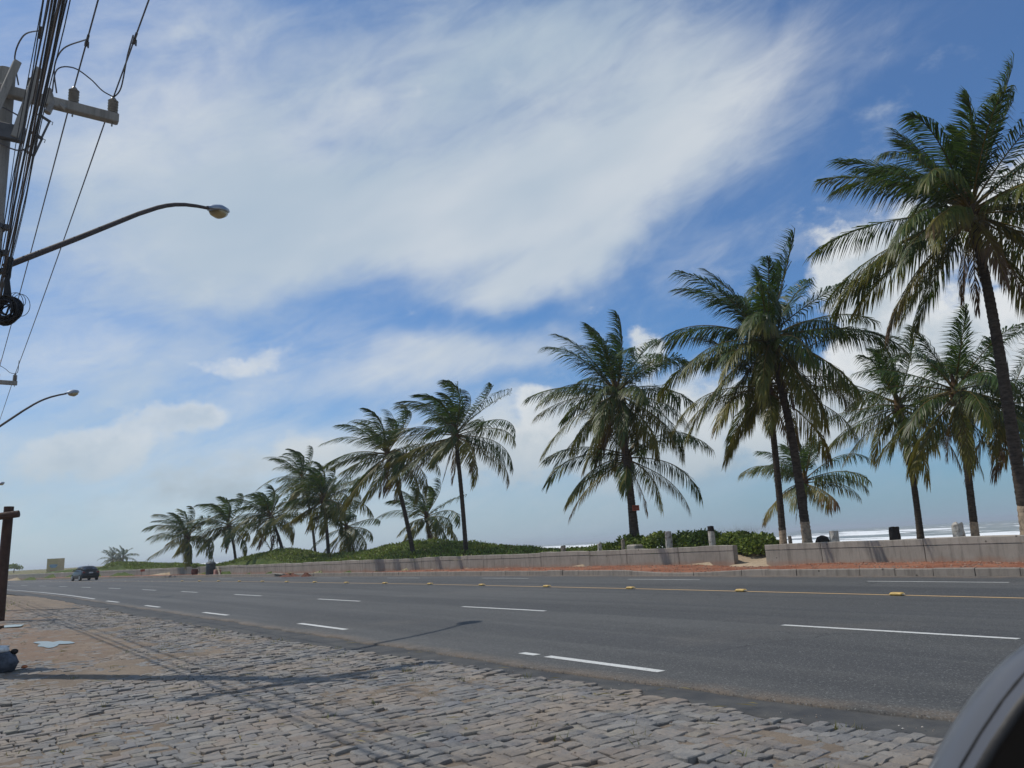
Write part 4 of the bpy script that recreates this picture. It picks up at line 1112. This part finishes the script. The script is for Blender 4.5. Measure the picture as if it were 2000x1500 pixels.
# ------------------------------------------------------------------ utility poles, wires, street lamps
def utility_pole(loc):
    root = empty('utility_pole', loc)
    mb = MB(); mb.tube([(0, 0, -0.3), (0, 0, 3), (0, 0, 6), (0, 0, 8.88)], [0.185, 0.165, 0.145, 0.125], 20); mb.build('pole', [M['pole']], root, True)
    MB().box((0.12, -0.20, 8.42), (2.86, 0.14, 0.16), bev=0.014).build('crossarm', [M['pole']], root)
    def insulator(x, y, z):
        pr = [(0.02, 0)]
        for k in range(5): pr += [(0.075, 0.02+k*0.048), (0.080, 0.035+k*0.048), (0.050, 0.048+k*0.048)]
        pr += [(0.045, 0.27), (0.02, 0.30)]
        mb = MB(); mb.lathe(pr, (x, y, z), 14); mb.tube([(x, y, z-0.22), (x, y, z)], 0.012, 6); mb.build('insulator', [M['ceramic']], root, True)
    for x in (1.46, 0.90, 0.35, -1.2): insulator(x, -0.20, 8.49)
    for a, b in (((0.12, -0.30, 8.90), (-0.10, -0.36, 7.95)), ((0.40, -0.30, 8.88), (0.16, -0.34, 7.62))):
        A, B = Vector(a), Vector(b); d = (A-B); q = d.to_track_quat('Z', 'Y').to_matrix()
        MB().box((A+B)/2, (0.10, 0.10, d.length), q, bev=0.01).build('brace', [M['pole']], root)
    MB().box((0.12, -0.32, 7.70), (0.36, 0.10, 0.26), bev=0.02).build('bracket', [M['steel']], root)
    mb = MB(); mb.tube([(0.55, -0.22, 8.62), (0.62, -0.24, 8.40), (0.56, -0.26, 8.20)], [0.05, 0.045, 0.05], 8)
    mb.tube([(0.72, -0.26, 8.40), (0.80, -0.3, 8.32)], 0.03, 6); mb.build('surge_arrester', [M['ceramic']], root, True)
    for (x, z) in ((0.58, 8.02), (0.50, 7.70)):
        mb = MB(); mb.tube([(x-0.14, -0.30, z+0.10), (x+0.02, -0.30, z+0.02)], 0.022, 6)
        mb.tube([(x+0.02, -0.3, z+0.04), (x-0.02, -0.3, z-0.10), (x-0.07, -0.3, z-0.28)], 0.017, 6)
        mb.tube([(x-0.07, -0.3, z-0.28), (x-0.20, -0.3, z-0.22)], 0.02, 6)
        mb.tube([(x+0.0, -0.3, z+0.03), (x+0.06, -0.32, z+0.01), (x+0.05, -0.32, z-0.04)], 0.006, 5)
        mb.build('fuse_switch', [M['steel']], root, True)
    for z in (5.9, 5.62, 6.3):
        mb = MB(); mb.lathe([(0.155, -0.03), (0.17, -0.03), (0.17, 0.03), (0.155, 0.03)], (0, 0, z), 16); mb.box((0.19, -0.06, z), (0.08, 0.10, 0.07)); mb.build('clamp_band', [M['steel']], root)
    # slack jumpers at the crossarm
    def arc(pts, r=0.011):
        P = [Vector(p) for p in pts]; out = []
        for i in range(len(P)-1):
            p0, p1, p2, p3 = P[max(i-1, 0)], P[i], P[i+1], P[min(i+2, len(P)-1)]
            for s in range(6):
                u = s/6; out.append(0.5*((2*p1)+(p2-p0)*u+(2*p0-5*p1+4*p2-p3)*u*u+(3*p1-p0-3*p2+p3)*u**3))
        out.append(P[-1]); mb = MB(); mb.tube(out, r, 6); mb.build('jumper_wire', [M['conductor']], root, True)
    arc([(0.60, -0.3, 8.55), (0.64, -0.3, 8.95), (0.86, -0.3, 9.06), (1.10, -0.3, 8.95), (1.28, -0.3, 8.80), (1.45, -0.22, 8.79)])
    arc([(0.66, -0.3, 8.55), (0.60, -0.35, 8.95), (0.68, -0.6, 9.15), (0.90, -1.05, 9.10), (0.91, -1.35, 8.93)])
    arc([(0.16, -0.3, 8.52), (0.08, -0.35, 8.95), (0.16, -0.7, 9.12), (0.33, -1.2, 8.95)])
    arc([(1.46, -0.2, 8.79), (1.52, -0.5, 8.82), (1.50, -1.1, 9.02), (1.47, -1.75, 8.97)])
    arc([(-0.3, -0.35, 7.60), (0.2, -0.36, 7.42), (0.42, -0.32, 7.62)])
    arc([(-0.3, -0.35, 8.15), (0.1, -0.36, 8.02), (0.3, -0.32, 7.95)])
    return root
def copy_tree(o, parent=None):
    c = o.copy(); link(c, parent)
    for ch in list(o.children): copy_tree(ch, c)
    return c
p1 = utility_pole((0.17, 12.97, 0))
tag(p1, 'nearest grey concrete utility pole with insulators on its crossarm, at the left edge', 'utility pole', 'utility poles along the left verge')
p2 = copy_tree(p1); p2.location = (0.17, 34.8, 0); p2['label'] = 'second utility pole, of which only the crossarm end shows at the left edge'
p3 = copy_tree(p1); p3.location = (-0.8, 78.0, 0); p3['label'] = 'farthest utility pole beyond the left edge, behind the third street lamp'
p0 = copy_tree(p1); p0.location = (0.17, -9.5, 0); p0['label'] = 'utility pole behind the viewpoint at the near end of the wires'

def street_lamp(loc):
    root = empty('street_lamp', loc)
    mb = MB()
    L = [(0.0, 0.0, 0.0), (0.975, 0.975, 0.985), (2.05, 2.05, 2.09), (2.45, 2.45, 2.47), (2.65, 2.65, 2.64), (2.85, 2.85, 2.79), (3.1, 3.1, 2.95), (3.4, 3.4, 3.11), (3.72, 3.72, 3.26)]
    mb.tube(L, [0.047, 0.046, 0.044, 0.043, 0.042, 0.041, 0.040, 0.038, 0.036], 10)
    mb.box((0.03, 0.03, 0.0), (0.10, 0.10, 0.30))
    mb.build('arm', [M['rust']], root, True)
    q = Vector((0.70, 0.70, 0.26)).to_track_quat('X', 'Z').to_matrix()
    def shell(name, prof, m, zs, up):
        V = []; F = []; n = 12
        for (x, w, h) in prof:
            for j in range(n+1):
                a = math.pi*j/n
                V.append(Vector((3.70, 3.70, 3.25)) + q @ Vector((x*1.05, 1.2*w*math.cos(a), zs+1.2*up*h*abs(math.sin(a))**0.75)))
        k = len(prof); n1 = n+1
        for i in range(k-1):
            for j in range(n): F.append((i*n1+j, i*n1+j+1, (i+1)*n1+j+1, (i+1)*n1+j))
            F.append((i*n1, (i+1)*n1, (i+1)*n1+n, i*n1+n))
        F += [tuple(range(n1)), tuple((k-1)*n1+j for j in range(n1))]
        mobj(name, V, F, m, root, smooth=True)
    shell('lamp_head', [(-0.02, 0.035, 0.04), (0.10, 0.06, 0.06), (0.22, 0.12, 0.10), (0.42, 0.155, 0.13), (0.62, 0.14, 0.11), (0.72, 0.08, 0.05)], M['galv'], 0.0, 1)
    shell('lamp_lens', [(0.24, 0.105, 0.02), (0.32, 0.135, 0.10), (0.46, 0.140, 0.13), (0.58, 0.125, 0.10), (0.68, 0.07, 0.02)], M['lens'], -0.004, -1)
    return root
l1 = street_lamp((0.37, 12.77, 5.65)); tag(l1, 'large street lamp with silver head on a long rusty arm from the nearest pole', 'street lamp', 'street lamps on the utility poles')
l2 = copy_tree(l1); l2.location = (0.05, 34.8, 5.65); l2['label'] = 'second street lamp, smaller, on a grey arm at mid height by the left edge'
l3 = copy_tree(l1); l3.location = (-0.5, 78.1, 5.65); l3['label'] = 'third street lamp, only its tiny head showing low at the left edge'

SP = [-9.5, 12.77, 34.6, 78]
def wire(name, label, x, z, r, sag, m, xs=None, jit=0.0, y0=-9.5, group=None):
    pts = []
    for a, b in zip(SP[:-1], SP[1:]):
        if b <= y0: continue
        n = 14
        for k in range(n):
            u = k/n; Y = a+(b-a)*u
            pts.append((x + jit*math.sin(Y*1.1+x*40+z*9), Y, z-4*sag*u*(1-u)*((b-a)/22)**1.3 + jit*math.cos(Y*0.9+z*13)))
    pts.append((x-0.9, 78, z))
    mb = MB(); mb.tube(pts, r, 6); o = mb.build(name, [M[m]], None, True)
    return tag(o, label, 'power line' if 'power' in name else 'cable', group)
wire('power_line', 'bare wire over the outermost insulator, the rightmost of the overhead lines', 1.63, 8.80, 0.011, 0.10, 'conductor')
wire('power_line', 'bare wire over the second insulator from the right end of the crossarm', 1.07, 8.80, 0.011, 0.10, 'conductor')
wire('power_line', 'bare wire over the insulator next to the pole', 0.52, 8.80, 0.011, 0.10, 'conductor')
for (x, z, lab, ) in [(1.63, 9.0, 0), (1.07, 9.0, 0)]: pass
for k, (q, z, r, sg) in enumerate([(0.088, 5.62, 0.013, 0.03), (0.080, 5.95, 0.017, 0.02), (0.092, 6.25, 0.019, 0.01), (0.074, 6.5, 0.010, 0.05), (0.068, 5.75, 0.009, 0.08),
                                   (0.097, 5.50, 0.009, 0.03), (0.084, 6.95, 0.012, 0.02), (0.100, 6.65, 0.008, 0.06), (0.064, 6.1, 0.008, 0.05), (0.078, 7.2, 0.009, 0.04), (0.060, 6.8, 0.007, 0.03), (0.094, 7.3, 0.007, 0.05)]):
    x = q*(z-EYE); r *= 0.72
    wire('cable', ('black' if k % 3 else 'rusty brown') + ' cable in the thick bundle running past the nearest utility pole', x, z, r, sg, 'black_rubber' if k % 3 else 'rust', jit=0.012, group='cables in the bundle beside the pole')
# clamps where the jumpers meet the wires
for x, y in ((1.63, 11.05), (1.07, 11.45), (0.50, 11.6)):
    mb = MB(); mb.box((0, 0, 0), (0.045, 0.12, 0.06), bev=0.008); mb.box((0.02, -0.05, -0.06), (0.02, 0.02, 0.09)); mb.tube([(0, -0.2, 0), (0, 0.05, 0.005)], 0.018, 6)
    o = mb.build('wire_clamp', [M['steel']]); o.location = (x, y, 8.77)
    tag(o, {1.63: 'small dark clamp on the rightmost overhead wire', 1.07: 'small dark clamp on the middle overhead wire', 0.50: 'small dark clamp on the overhead wire nearest the pole'}[x], 'clamp')
# coil of spare cable
root = empty('cable_coil', (0.43, 12.72, 4.98)); tag(root, 'round coil of spare black cable hanging from the bundle at the left edge', 'cable coil')
mb = MB()
for k in range(30):
    a0 = rng.rand()*6.28; R = 0.065+0.135*rng.rand()**0.8; off = rng.normal(0, 0.03)
    pts = []
    for j in range(25):
        w = a0+2*math.pi*j/24
        rr = R+0.008*math.sin(3*w+k)
        e1, e2 = RGT, np.array([0, 0, 1.0])
        pts.append(tuple(e1*rr*math.cos(w)+e2*(rr*1.08*math.sin(w)) + FWD*(off+0.012*math.sin(2*w+k))))
    mb.tube(pts, 0.014, 6, cap=False)
mb.build('coil_turns', [M['black_rubber']], root, True)
mb = MB()
for (cx, cz, rx, rz, t) in ((0.20, 0.06, 0.13, 0.17, 0.3), (0.12, 0.13, 0.15, 0.12, -0.4), (0.14, 0.05, 0.10, 0.20, 0.1)):
    pts = []
    for j in range(27):
        w = 2*math.pi*j/24; x = rx*math.cos(w); z = rz*math.sin(w)
        pts.append(tuple(RGT*(cx+x*math.cos(t)-z*math.sin(t)) + np.array([0, 0, 1])*(cz+x*math.sin(t)+z*math.cos(t))))
    mb.tube(pts, 0.0045, 5)
mb.tube([(0, 0, 0.20), (-0.02, 0.0, 0.45), (0.0, 0.02, 0.80)], [0.05, 0.03, 0.035], 8)
mb.build('loose_loops', [M['black_rubber']], root, True)

# ------------------------------------------------------------------ log post at the left edge
root = empty('log_post', (1.32, 26.0, 0)); tag(root, 'dark brown round log post with a crossing log near its top', 'post')
mb = MB(); mb.tube([(0, 0, -0.2), (0.0, 0, 1.2), (0.01, 0, 2.2), (0.02, 0, 3.10)], [0.135, 0.13, 0.127, 0.123], 16); mb.build('upright_log', [M['brownlog']], root, True)
mb = MB(); mb.tube([(-2.6, 0.9, 2.55), (-0.1, -0.26, 2.83), (0.24, -0.42, 2.87)], [0.105, 0.10, 0.097], 14); mb.build('cross_log', [M['brownlog']], root, True)

# unseen panel added beyond the frame to cast a block-shaped shadow on the pavement
root = empty('shadow_panel', (-0.42, 14.35, 0)); tag(root, 'plain white panel on a post, added unseen beyond the left edge for its shadow', 'sign')
mb = MB(); mb.tube([(0, 0, -0.2), (0, 0, 3.9)], 0.04, 10); mb.build('shadow_panel_post', [M['galv']], root, True)
MB().box((0.0, -0.06, 3.25), (0.95, 0.03, 1.15)).build('shadow_panel_board', [M['panel_white']], root)

# sack and rags at the pole foot
root = empty('rubbish_sack', (0.72, 12.75, 0)); tag(root, 'bulging dark grey sack with a white bag on top by the pole foot', 'sack')
def lump(name, c, s, m, seed):
    r = np.random.RandomState(seed); mb = MB()
    V = []; F = []; n = 14; k = 9
    for i in range(k):
        ph = math.pi*i/(k-1)
        for j in range(n):
            a = 2*math.pi*j/n; q = 1+0.12*math.sin(3*a+ph*2+seed)+0.08*r.normal()
            V.append((c[0]+s[0]*q*math.sin(ph)*math.cos(a), c[1]+s[1]*q*math.sin(ph)*math.sin(a), c[2]-s[2]*math.cos(ph)*(1+0.05*r.normal())))
    for i in range(k-1):
        for j in range(n): F.append((i*n+j, i*n+(j+1) % n, (i+1)*n+(j+1) % n, (i+1)*n+j))
    return mobj(name, V, F, m, root, smooth=True)
lump('sack_body', (0, 0, 0.12), (0.19, 0.22, 0.15), M['sack'], 1)
lump('white_bag', (-0.03, 0.02, 0.29), (0.12, 0.13, 0.055), M['white_bag'], 2)
lump('dark_rag', (0.13, -0.02, 0.25), (0.05, 0.04, 0.035), M['charred'], 3)
lump('brown_lump', (-0.09, 0.0, 0.40), (0.055, 0.06, 0.06), M['brownlog'], 4)
mb = MB(); mb.lathe([(0.01, 0), (0.035, 0.006), (0.045, 0.02), (0.02, 0.04)], (0, 0, 0), 9); o = mb.build('orange_peel', [M['orange']], None, True); o.location = (0.98, 12.75, 0.02)
tag(o, 'small crumpled orange scrap on the stones beside the grey sack', 'litter')

# ------------------------------------------------------------------ car driving away
def build_car():
    root = empty('parked_car'.replace('parked_', 'dark_'), (12.25, 95.5, 0)); root.name = 'car'
    root.rotation_euler = (0, 0, math.atan2(0.0019*70, 1))
    tag(root, 'dark navy car driving away in the far lane, seen from behind', 'car')
    # lofted body: y along the car (rear at -2.1), sections of half width / heights
    def section(y, w, z0, z1, wt, crown=0.03):
        return [(-w*0.92, y, z0), (-w, y, z0+0.15), (-w*1.0, y, (z0+z1)*0.55), (-wt, y, z1), (-wt*0.5, y, z1+crown), (0, y, z1+crown*1.3),
                (wt*0.5, y, z1+crown), (wt, y, z1), (w*1.0, y, (z0+z1)*0.55), (w, y, z0+0.15), (w*0.92, y, z0)]
    def loft(name, secs, m):
        V = [p for s in secs for p in s]; n = len(secs[0]); F = []
        for i in range(len(secs)-1):
            for j in range(n):
                j2 = (j+1) % n; F.append((i*n+j, i*n+j2, (i+1)*n+j2, (i+1)*n+j))
        F += [tuple(range(n-1, -1, -1)), tuple((len(secs)-1)*n+j for j in range(n))]
        o = mobj(name, V, F, m, root, smooth=True)
        try: o.data.set_sharp_from_angle(angle=rad(40))
        except Exception: pass
        return o
    loft('body', [section(-2.15, 0.78, 0.38, 0.80, 0.70), section(-2.08, 0.84, 0.28, 0.98, 0.74), section(-1.6, 0.87, 0.24, 1.02, 0.76), section(-0.5, 0.88, 0.22, 1.0, 0.78),
                  section(0.9, 0.88, 0.22, 0.96, 0.78), section(1.6, 0.86, 0.24, 0.86, 0.70), section(2.05, 0.78, 0.30, 0.72, 0.6), section(2.15, 0.70, 0.36, 0.6, 0.5)], M['car_paint'])
    loft('roof', [section(-1.72, 0.74, 0.98, 1.06, 0.70, 0.02), section(-1.30, 0.73, 0.98, 1.40, 0.56, 0.02), section(-0.9, 0.73, 0.98, 1.47, 0.57), section(0.1, 0.73, 0.96, 1.46, 0.57), section(1.0, 0.72, 0.94, 1.02, 0.62)], M['car_paint'])
    A = [(-0.60, -1.735, 1.07), (0.60, -1.735, 1.07), (0.50, -1.34, 1.385), (-0.50, -1.34, 1.385)]
    mobj('rear_window', A+[(x, y+0.05, z) for x, y, z in A], [(0, 1, 2, 3), (0, 4, 5, 1), (1, 5, 6, 2), (2, 6, 7, 3), (3, 7, 4, 0)], M['car_glass'], root)
    for s in (-1, 1):
        A = [(s*0.735, -1.2, 1.04), (s*0.735, 0.6, 1.02), (s*0.60, 0.15, 1.40), (s*0.60, -0.95, 1.42)]
        mobj('side_window', A+[(x*0.95, y, z) for x, y, z in A], [(0, 1, 2, 3), (0, 4, 5, 1), (1, 5, 6, 2), (2, 6, 7, 3), (3, 7, 4, 0)], M['car_glass'], root)
        MB().box((s*0.68, -2.13, 0.84), (0.26, 0.06, 0.17), bev=0.02).build('tail_light', [M['tail_red']], root)
        mb = MB(); mb.box((s*0.98, 0.55, 1.06), (0.20, 0.10, 0.15), bev=0.03); mb.tube([(s*0.78, 0.6, 1.0), (s*0.92, 0.56, 1.03)], 0.03, 6); mb.build('wing_mirror', [M['car_paint']], root)
        for y in (-1.35, 1.35):
            R = Matrix.Rotation(math.pi/2, 3, 'Y')
            w = MB().lathe([(0.20, -0.10), (0.31, -0.10), (0.325, -0.06), (0.325, 0.06), (0.31, 0.10), (0.20, 0.10)], (s*0.79, y, 0.325), 20, 0, R).build('wheel', [M['tyre']], root, True)
            MB().lathe([(0.02, 0.09), (0.19, 0.085), (0.205, 0.102), (0.05, 0.105)], (s*0.79, y, 0.325), 16, 0, R if s > 0 else Matrix.Rotation(-math.pi/2, 3, 'Y')).build('rim', [M['galv']], w)
    MB().box((0, -2.16, 0.50), (1.60, 0.10, 0.22), bev=0.04).build('rear_bumper', [M['mirror_black']], root)
    MB().box((0, -2.175, 0.80), (0.40, 0.02, 0.13)).build('number_plate', [M['plate']], root)
    mb = MB(); mb.tube([(0, -1.0, 1.48), (0, -1.2, 1.72)], 0.008, 5); mb.build('aerial', [M['steel']], root)
build_car()

# ------------------------------------------------------------------ billboard, far tree, things by the far wall
bz = ground_at(16.8, 170)
root = empty('billboard', (16.85, 170, bz)); tag(root, 'ochre yellow billboard with a faint blue picture, far down the road', 'billboard')
root.rotation_euler = (0, 0, -0.12)
MB().box((0, 0, 1.95-bz), (2.85, 0.10, 2.75)).build('panel', [M['ochre']], root)
MB().box((0.85, -0.055, 1.95-bz), (1.10, 0.012, 2.70)).build('pale_strip', [M['ochre_light']], root)
V = [(-0.35+0.62*math.cos(a)*(1+0.2*math.sin(3*a)), -0.064, 1.95-bz+0.42*math.sin(a)*(1+0.25*math.cos(2*a))) for a in np.linspace(0, 6.28, 20)[:-1]]
mobj('blue_print', V+[(x, y+0.012, z) for x, y, z in V], [tuple(range(18, -1, -1))]+[(i, (i+1) % 19, 19+(i+1) % 19, 19+i) for i in range(19)], M['print_blue'], root)
MB().box((-0.5, -0.056, 1.15-bz), (0.9, 0.01, 0.16)).build('rust_print', [M['print_rust']], root)
for x in (-1.2, 0.1, 1.2):
    mb = MB(); mb.tube([(x, 0.06, -0.4), (x, 0.06, 2.6-bz)], 0.07, 8); mb.build('support_post', [M['brownlog']], root)

def leafy_tree(label, x, y, h, w, n, size):
    z = ground_at(x, y); root = empty('roadside_tree', (x, y, z)); tag(root, label, 'tree')
    mb = MB(); mb.tube([(0, 0, -0.2), (0.1, 0, h*0.35), (0.0, 0, h*0.75)], [0.14, 0.11, 0.05], 8); mb.build('trunk', [M['trunk']], root)
    P = []
    for k in range(7):
        c = np.array([rng.normal(0, w*0.28), rng.normal(0, w*0.28), h*(0.40+0.45*rng.rand())]); q = rng.normal(0, 1, (n//7, 3)); q /= np.linalg.norm(q, axis=1)[:, None]
        P.append(c+q*np.array([w*0.30, w*0.30, h*0.24])*(0.7+0.4*rng.rand(n//7, 1)))
    o = leaf_cloud('crown', np.concatenate(P), size, lambda n: veg_tint(n, 0.1)); o.parent = root
leafy_tree('small rounded grey-green tree at the far left end of the road', 15.6, 258, 2.3, 2.6, 700, 0.45)

root = empty('rubbish_bin', (float(wallX(71.5))-0.75, 71.5, 0.08)); tag(root, 'dark grey round-topped bin standing against the far wall', 'bin')
mb = MB(); mb.lathe([(0.36, 0), (0.40, 0.05), (0.41, 0.95), (0.40, 1.0)], (0, 0, 0), 18); mb.build('bin_body', [M['bin_grey']], root, True)
mb = MB(); mb.lathe([(0.43, 1.0), (0.43, 1.04), (0.34, 1.15), (0.18, 1.21), (0.03, 1.23)], (0, 0, 0), 18); mb.build('bin_lid', [M['bin_grey']], root, True)
X = float(wallX(69.6))-0.7
MB().box((0, 0, 0), (0.5, 0.55, 0.5), bev=0.03).build('broken_brick_pier', [M['pinkbrick']])
o = bpy.data.objects['broken_brick_pier']; o.location = (X, 70.2, 0.33); tag(o, 'small pinkish brick block beside the grey bin at the far wall', 'brick block')
o = MB().box((0, 0, 0), (0.12, 1.1, 0.05), Matrix.Rotation(rad(42), 3, 'X')).build('plank', [M['plank']]); o.location = (X-0.1, 69.45, 0.45)
tag(o, 'pale plank leaning against the small brick block', 'plank')
root = empty('plant_pot', (float(wallX(75.2))-0.8, 75.2, 0.06)); tag(root, 'dark reddish pot with a small green plant, left of the grey bin', 'plant pot')
mb = MB(); mb.lathe([(0.16, 0), (0.28, 0.20), (0.33, 0.42), (0.26, 0.60), (0.27, 0.64), (0.20, 0.64)], (0, 0, 0), 14); mb.build('pot', [M['clay']], root, True)
o = leaf_cloud('plant', np.stack([rng.normal(0, 0.13, 120), rng.normal(0, 0.13, 120), 0.72+0.35*rng.rand(120)], 1), 0.22, lambda n: veg_tint(n, 0.1)); o.parent = root
root = empty('marker_post', (float(wallX(90))-0.8, 90.0, 0.08)); tag(root, 'thin marker post with a small red board far along the verge', 'marker post')
mb = MB(); mb.tube([(0, 0, -0.1), (0, 0, 0.75)], 0.03, 8); mb.build('post', [M['greywood']], root)
MB().box((0.1, -0.04, 0.66), (0.42, 0.03, 0.24)).build('board', [M['red_board']], root)
# spilled earth and a broken slab where the kerb is missing
xk = float(kerbX(54))
o = MB().box((0, 0, 0), (0.45, 1.7, 0.08), Matrix.Rotation(rad(7), 3, 'Y'), bev=0.015).build('loose_slab', [M['coping']]); o.location = (xk-0.05, 55.6, 0.16); o.rotation_euler = (0.05, 0, 0.12)
tag(o, 'pale loose slab lying across the kerb before the first dune', 'slab')
def heap(label, x, y, rx, ry, h, seed):
    n = 26; V = [(0, 0, h)]; F = []
    r = np.random.RandomState(seed)
    for i, s in enumerate((0.35, 0.7, 1.0)):
        for j in range(n):
            a = 2*math.pi*j/n; q = s*(1+0.12*r.normal())
            V.append((rx*q*math.cos(a), ry*q*math.sin(a), h*(1-s)*(0.9+0.3*r.normal()) - 0.01*(i == 2)))
    F += [(0, 1+j, 1+(j+1) % n) for j in range(n)]
    for i in range(2):
        for j in range(n): F.append((1+i*n+j, 1+(i+1)*n+j, 1+(i+1)*n+(j+1) % n, 1+i*n+(j+1) % n))
    o = mobj('earth_heap', V, F, M['earth']); o.location = (x, y, 0.005); tag(o, label, 'earth heap')
heap('reddish earth spilled over the broken kerb before the first dune', xk-0.1, 53.2, 0.7, 1.5, 0.22, 3)
heap('small dark clod of earth at the road edge right of the spilled earth', xk-0.15, 50.3, 0.35, 0.5, 0.26, 5)

# ------------------------------------------------------------------ own car's door mirror at the near right corner
root = empty('door_mirror', (0, 0, 0)); tag(root, 'rounded dark grey car door mirror looming in the near right corner', 'door mirror')
Dp = 0.80
def near(px, py, d):            # metres right of and below the camera axis at distance d
    v = Vector(_d) + Vector(_r)*px + Vector(_u)*py
    return Vector((0, 0, EYE)) + v*d
ctr = near(0.752, -0.560, Dp)
view = (Vector((0, 0, EYE))-ctr).normalized()
right = Vector(_r)
nn = (view*0.80 + right*0.50 - Vector(_u)*0.30).normalized()
e1 = (Vector(_u)*0.80 + right*0.60); e1 = (e1-nn*e1.dot(nn)).normalized(); e2 = nn.cross(e1)
def dome(Ra, Rb, depth, k=14, n=40, p=2.3):
    V = []; F = []
    for i in range(k+1):
        ph = (math.pi/2)*i/k
        rr = max(math.cos(ph), 0.0)**(2/p); hh = math.sin(ph)**(2/p)
        for j in range(n):
            a = 2*math.pi*j/n; ca, sa = math.cos(a), math.sin(a)
            c2 = math.copysign(abs(ca)**0.85, ca); s2 = math.copysign(abs(sa)**0.85, sa)
            V.append(e1*(Ra*rr*c2) + e2*(Rb*rr*s2) - nn*(depth*hh))
    for i in range(k):
        for j in range(n): F.append((i*n+j, i*n+(j+1) % n, (i+1)*n+(j+1) % n, (i+1)*n+j))
    return V, F
root.location = ctr
V, F = dome(0.21, 0.135, 0.13); mobj('housing', V, F, M['mirror_shell'], root, smooth=True)
V = []; F = []; n = 40
for (s, d) in ((1.0, 0.0), (0.985, 0.008), (0.95, 0.010), (0.92, 0.0), (0.90, -0.03)):
    for j in range(n):
        a = 2*math.pi*j/n; ca, sa = math.cos(a), math.sin(a); c2 = math.copysign(abs(ca)**0.85, ca); s2 = math.copysign(abs(sa)**0.85, sa)
        V.append(e1*(0.21*s*c2)+e2*(0.135*s*s2)+nn*d)
for i in range(4):
    for j in range(n): F.append((i*n+j, i*n+(j+1) % n, (i+1)*n+(j+1) % n, (i+1)*n+j))
mobj('rim_gasket', V, F, M['mirror_black'], root, smooth=True)
V = [-nn*0.028]+[e1*(0.21*0.90*math.copysign(abs(math.cos(2*math.pi*j/n))**0.85, math.cos(2*math.pi*j/n)))+e2*(0.135*0.90*math.copysign(abs(math.sin(2*math.pi*j/n))**0.85, math.sin(2*math.pi*j/n)))-nn*0.028 for j in range(n)]
mobj('inner_panel', V, [(0, 1+j, 1+(j+1) % n) for j in range(n)], M['mirror_black'], root)
mb = MB(); a = near(0.95, -0.85, 0.95); mb.tube([tuple(-nn*0.1), tuple(a-ctr)], 0.03, 10); mb.build('mirror_arm', [M['mirror_black']], root)

def on_dome(a, ph, lift=0.0006, Ra=0.21, Rb=0.135, depth=0.13, p=2.3):
    rr = max(math.cos(ph), 0.0)**(2/p); hh = math.sin(ph)**(2/p); ca, sa = math.cos(a), math.sin(a)
    q = e1*(Ra*rr*math.copysign(abs(ca)**0.85, ca)) + e2*(Rb*rr*math.copysign(abs(sa)**0.85, sa)) - nn*(depth*hh)
    return q*(1+lift/0.15)
mb = MB()
for (a0, a1, p0, p1, w) in ((1.75, 2.35, 0.42, 0.50, 0.0011), (1.95, 2.30, 0.22, 0.24, 0.0007), (2.4, 2.75, 0.60, 0.62, 0.0006)):
    mb.tube([tuple(on_dome(a0+(a1-a0)*k/12, p0+(p1-p0)*math.sin(k/12*3.14)) ) for k in range(13)], [w*math.sin(0.2+2.7*k/12) for k in range(13)], 5)
mb.build('scuff_mark', [M['plate']], root, True)
mb = MB(); mb.tube([tuple(on_dome(2*math.pi*k/48, 0.09, 0.0)) for k in range(49)], 0.0016, 6, cap=False); mb.build('seam', [M['mirror_black']], root, True)

# ------------------------------------------------------------------ sea haze
def haze():
    m = bpy.data.materials.new('haze_air'); m.use_nodes = True
    t = m.node_tree; t.nodes.clear()
    o = t.nodes.new('ShaderNodeOutputMaterial'); v = t.nodes.new('ShaderNodeVolumePrincipled')
    v.inputs['Color'].default_value = (0.86, 0.92, 0.97, 1); v.inputs['Density'].default_value = 0.00045; v.inputs['Anisotropy'].default_value = 0.3
    t.links.new(v.outputs[0], o.inputs['Volume'])
    x0, x1, y0, y1, z0, z1 = -6100, 14100, -9100, 14100, -4.6, 17.5
    V = [(x0,y0,z0),(x1,y0,z0),(x1,y1,z0),(x0,y1,z0),(x0,y0,z1),(x1,y0,z1),(x1,y1,z1),(x0,y1,z1)]
    ob = mobj('haze', V, [(0,3,2,1),(4,5,6,7),(0,1,5,4),(1,2,6,5),(2,3,7,6),(3,0,4,7)], m)
    tag(ob, kind='stuff')
haze()
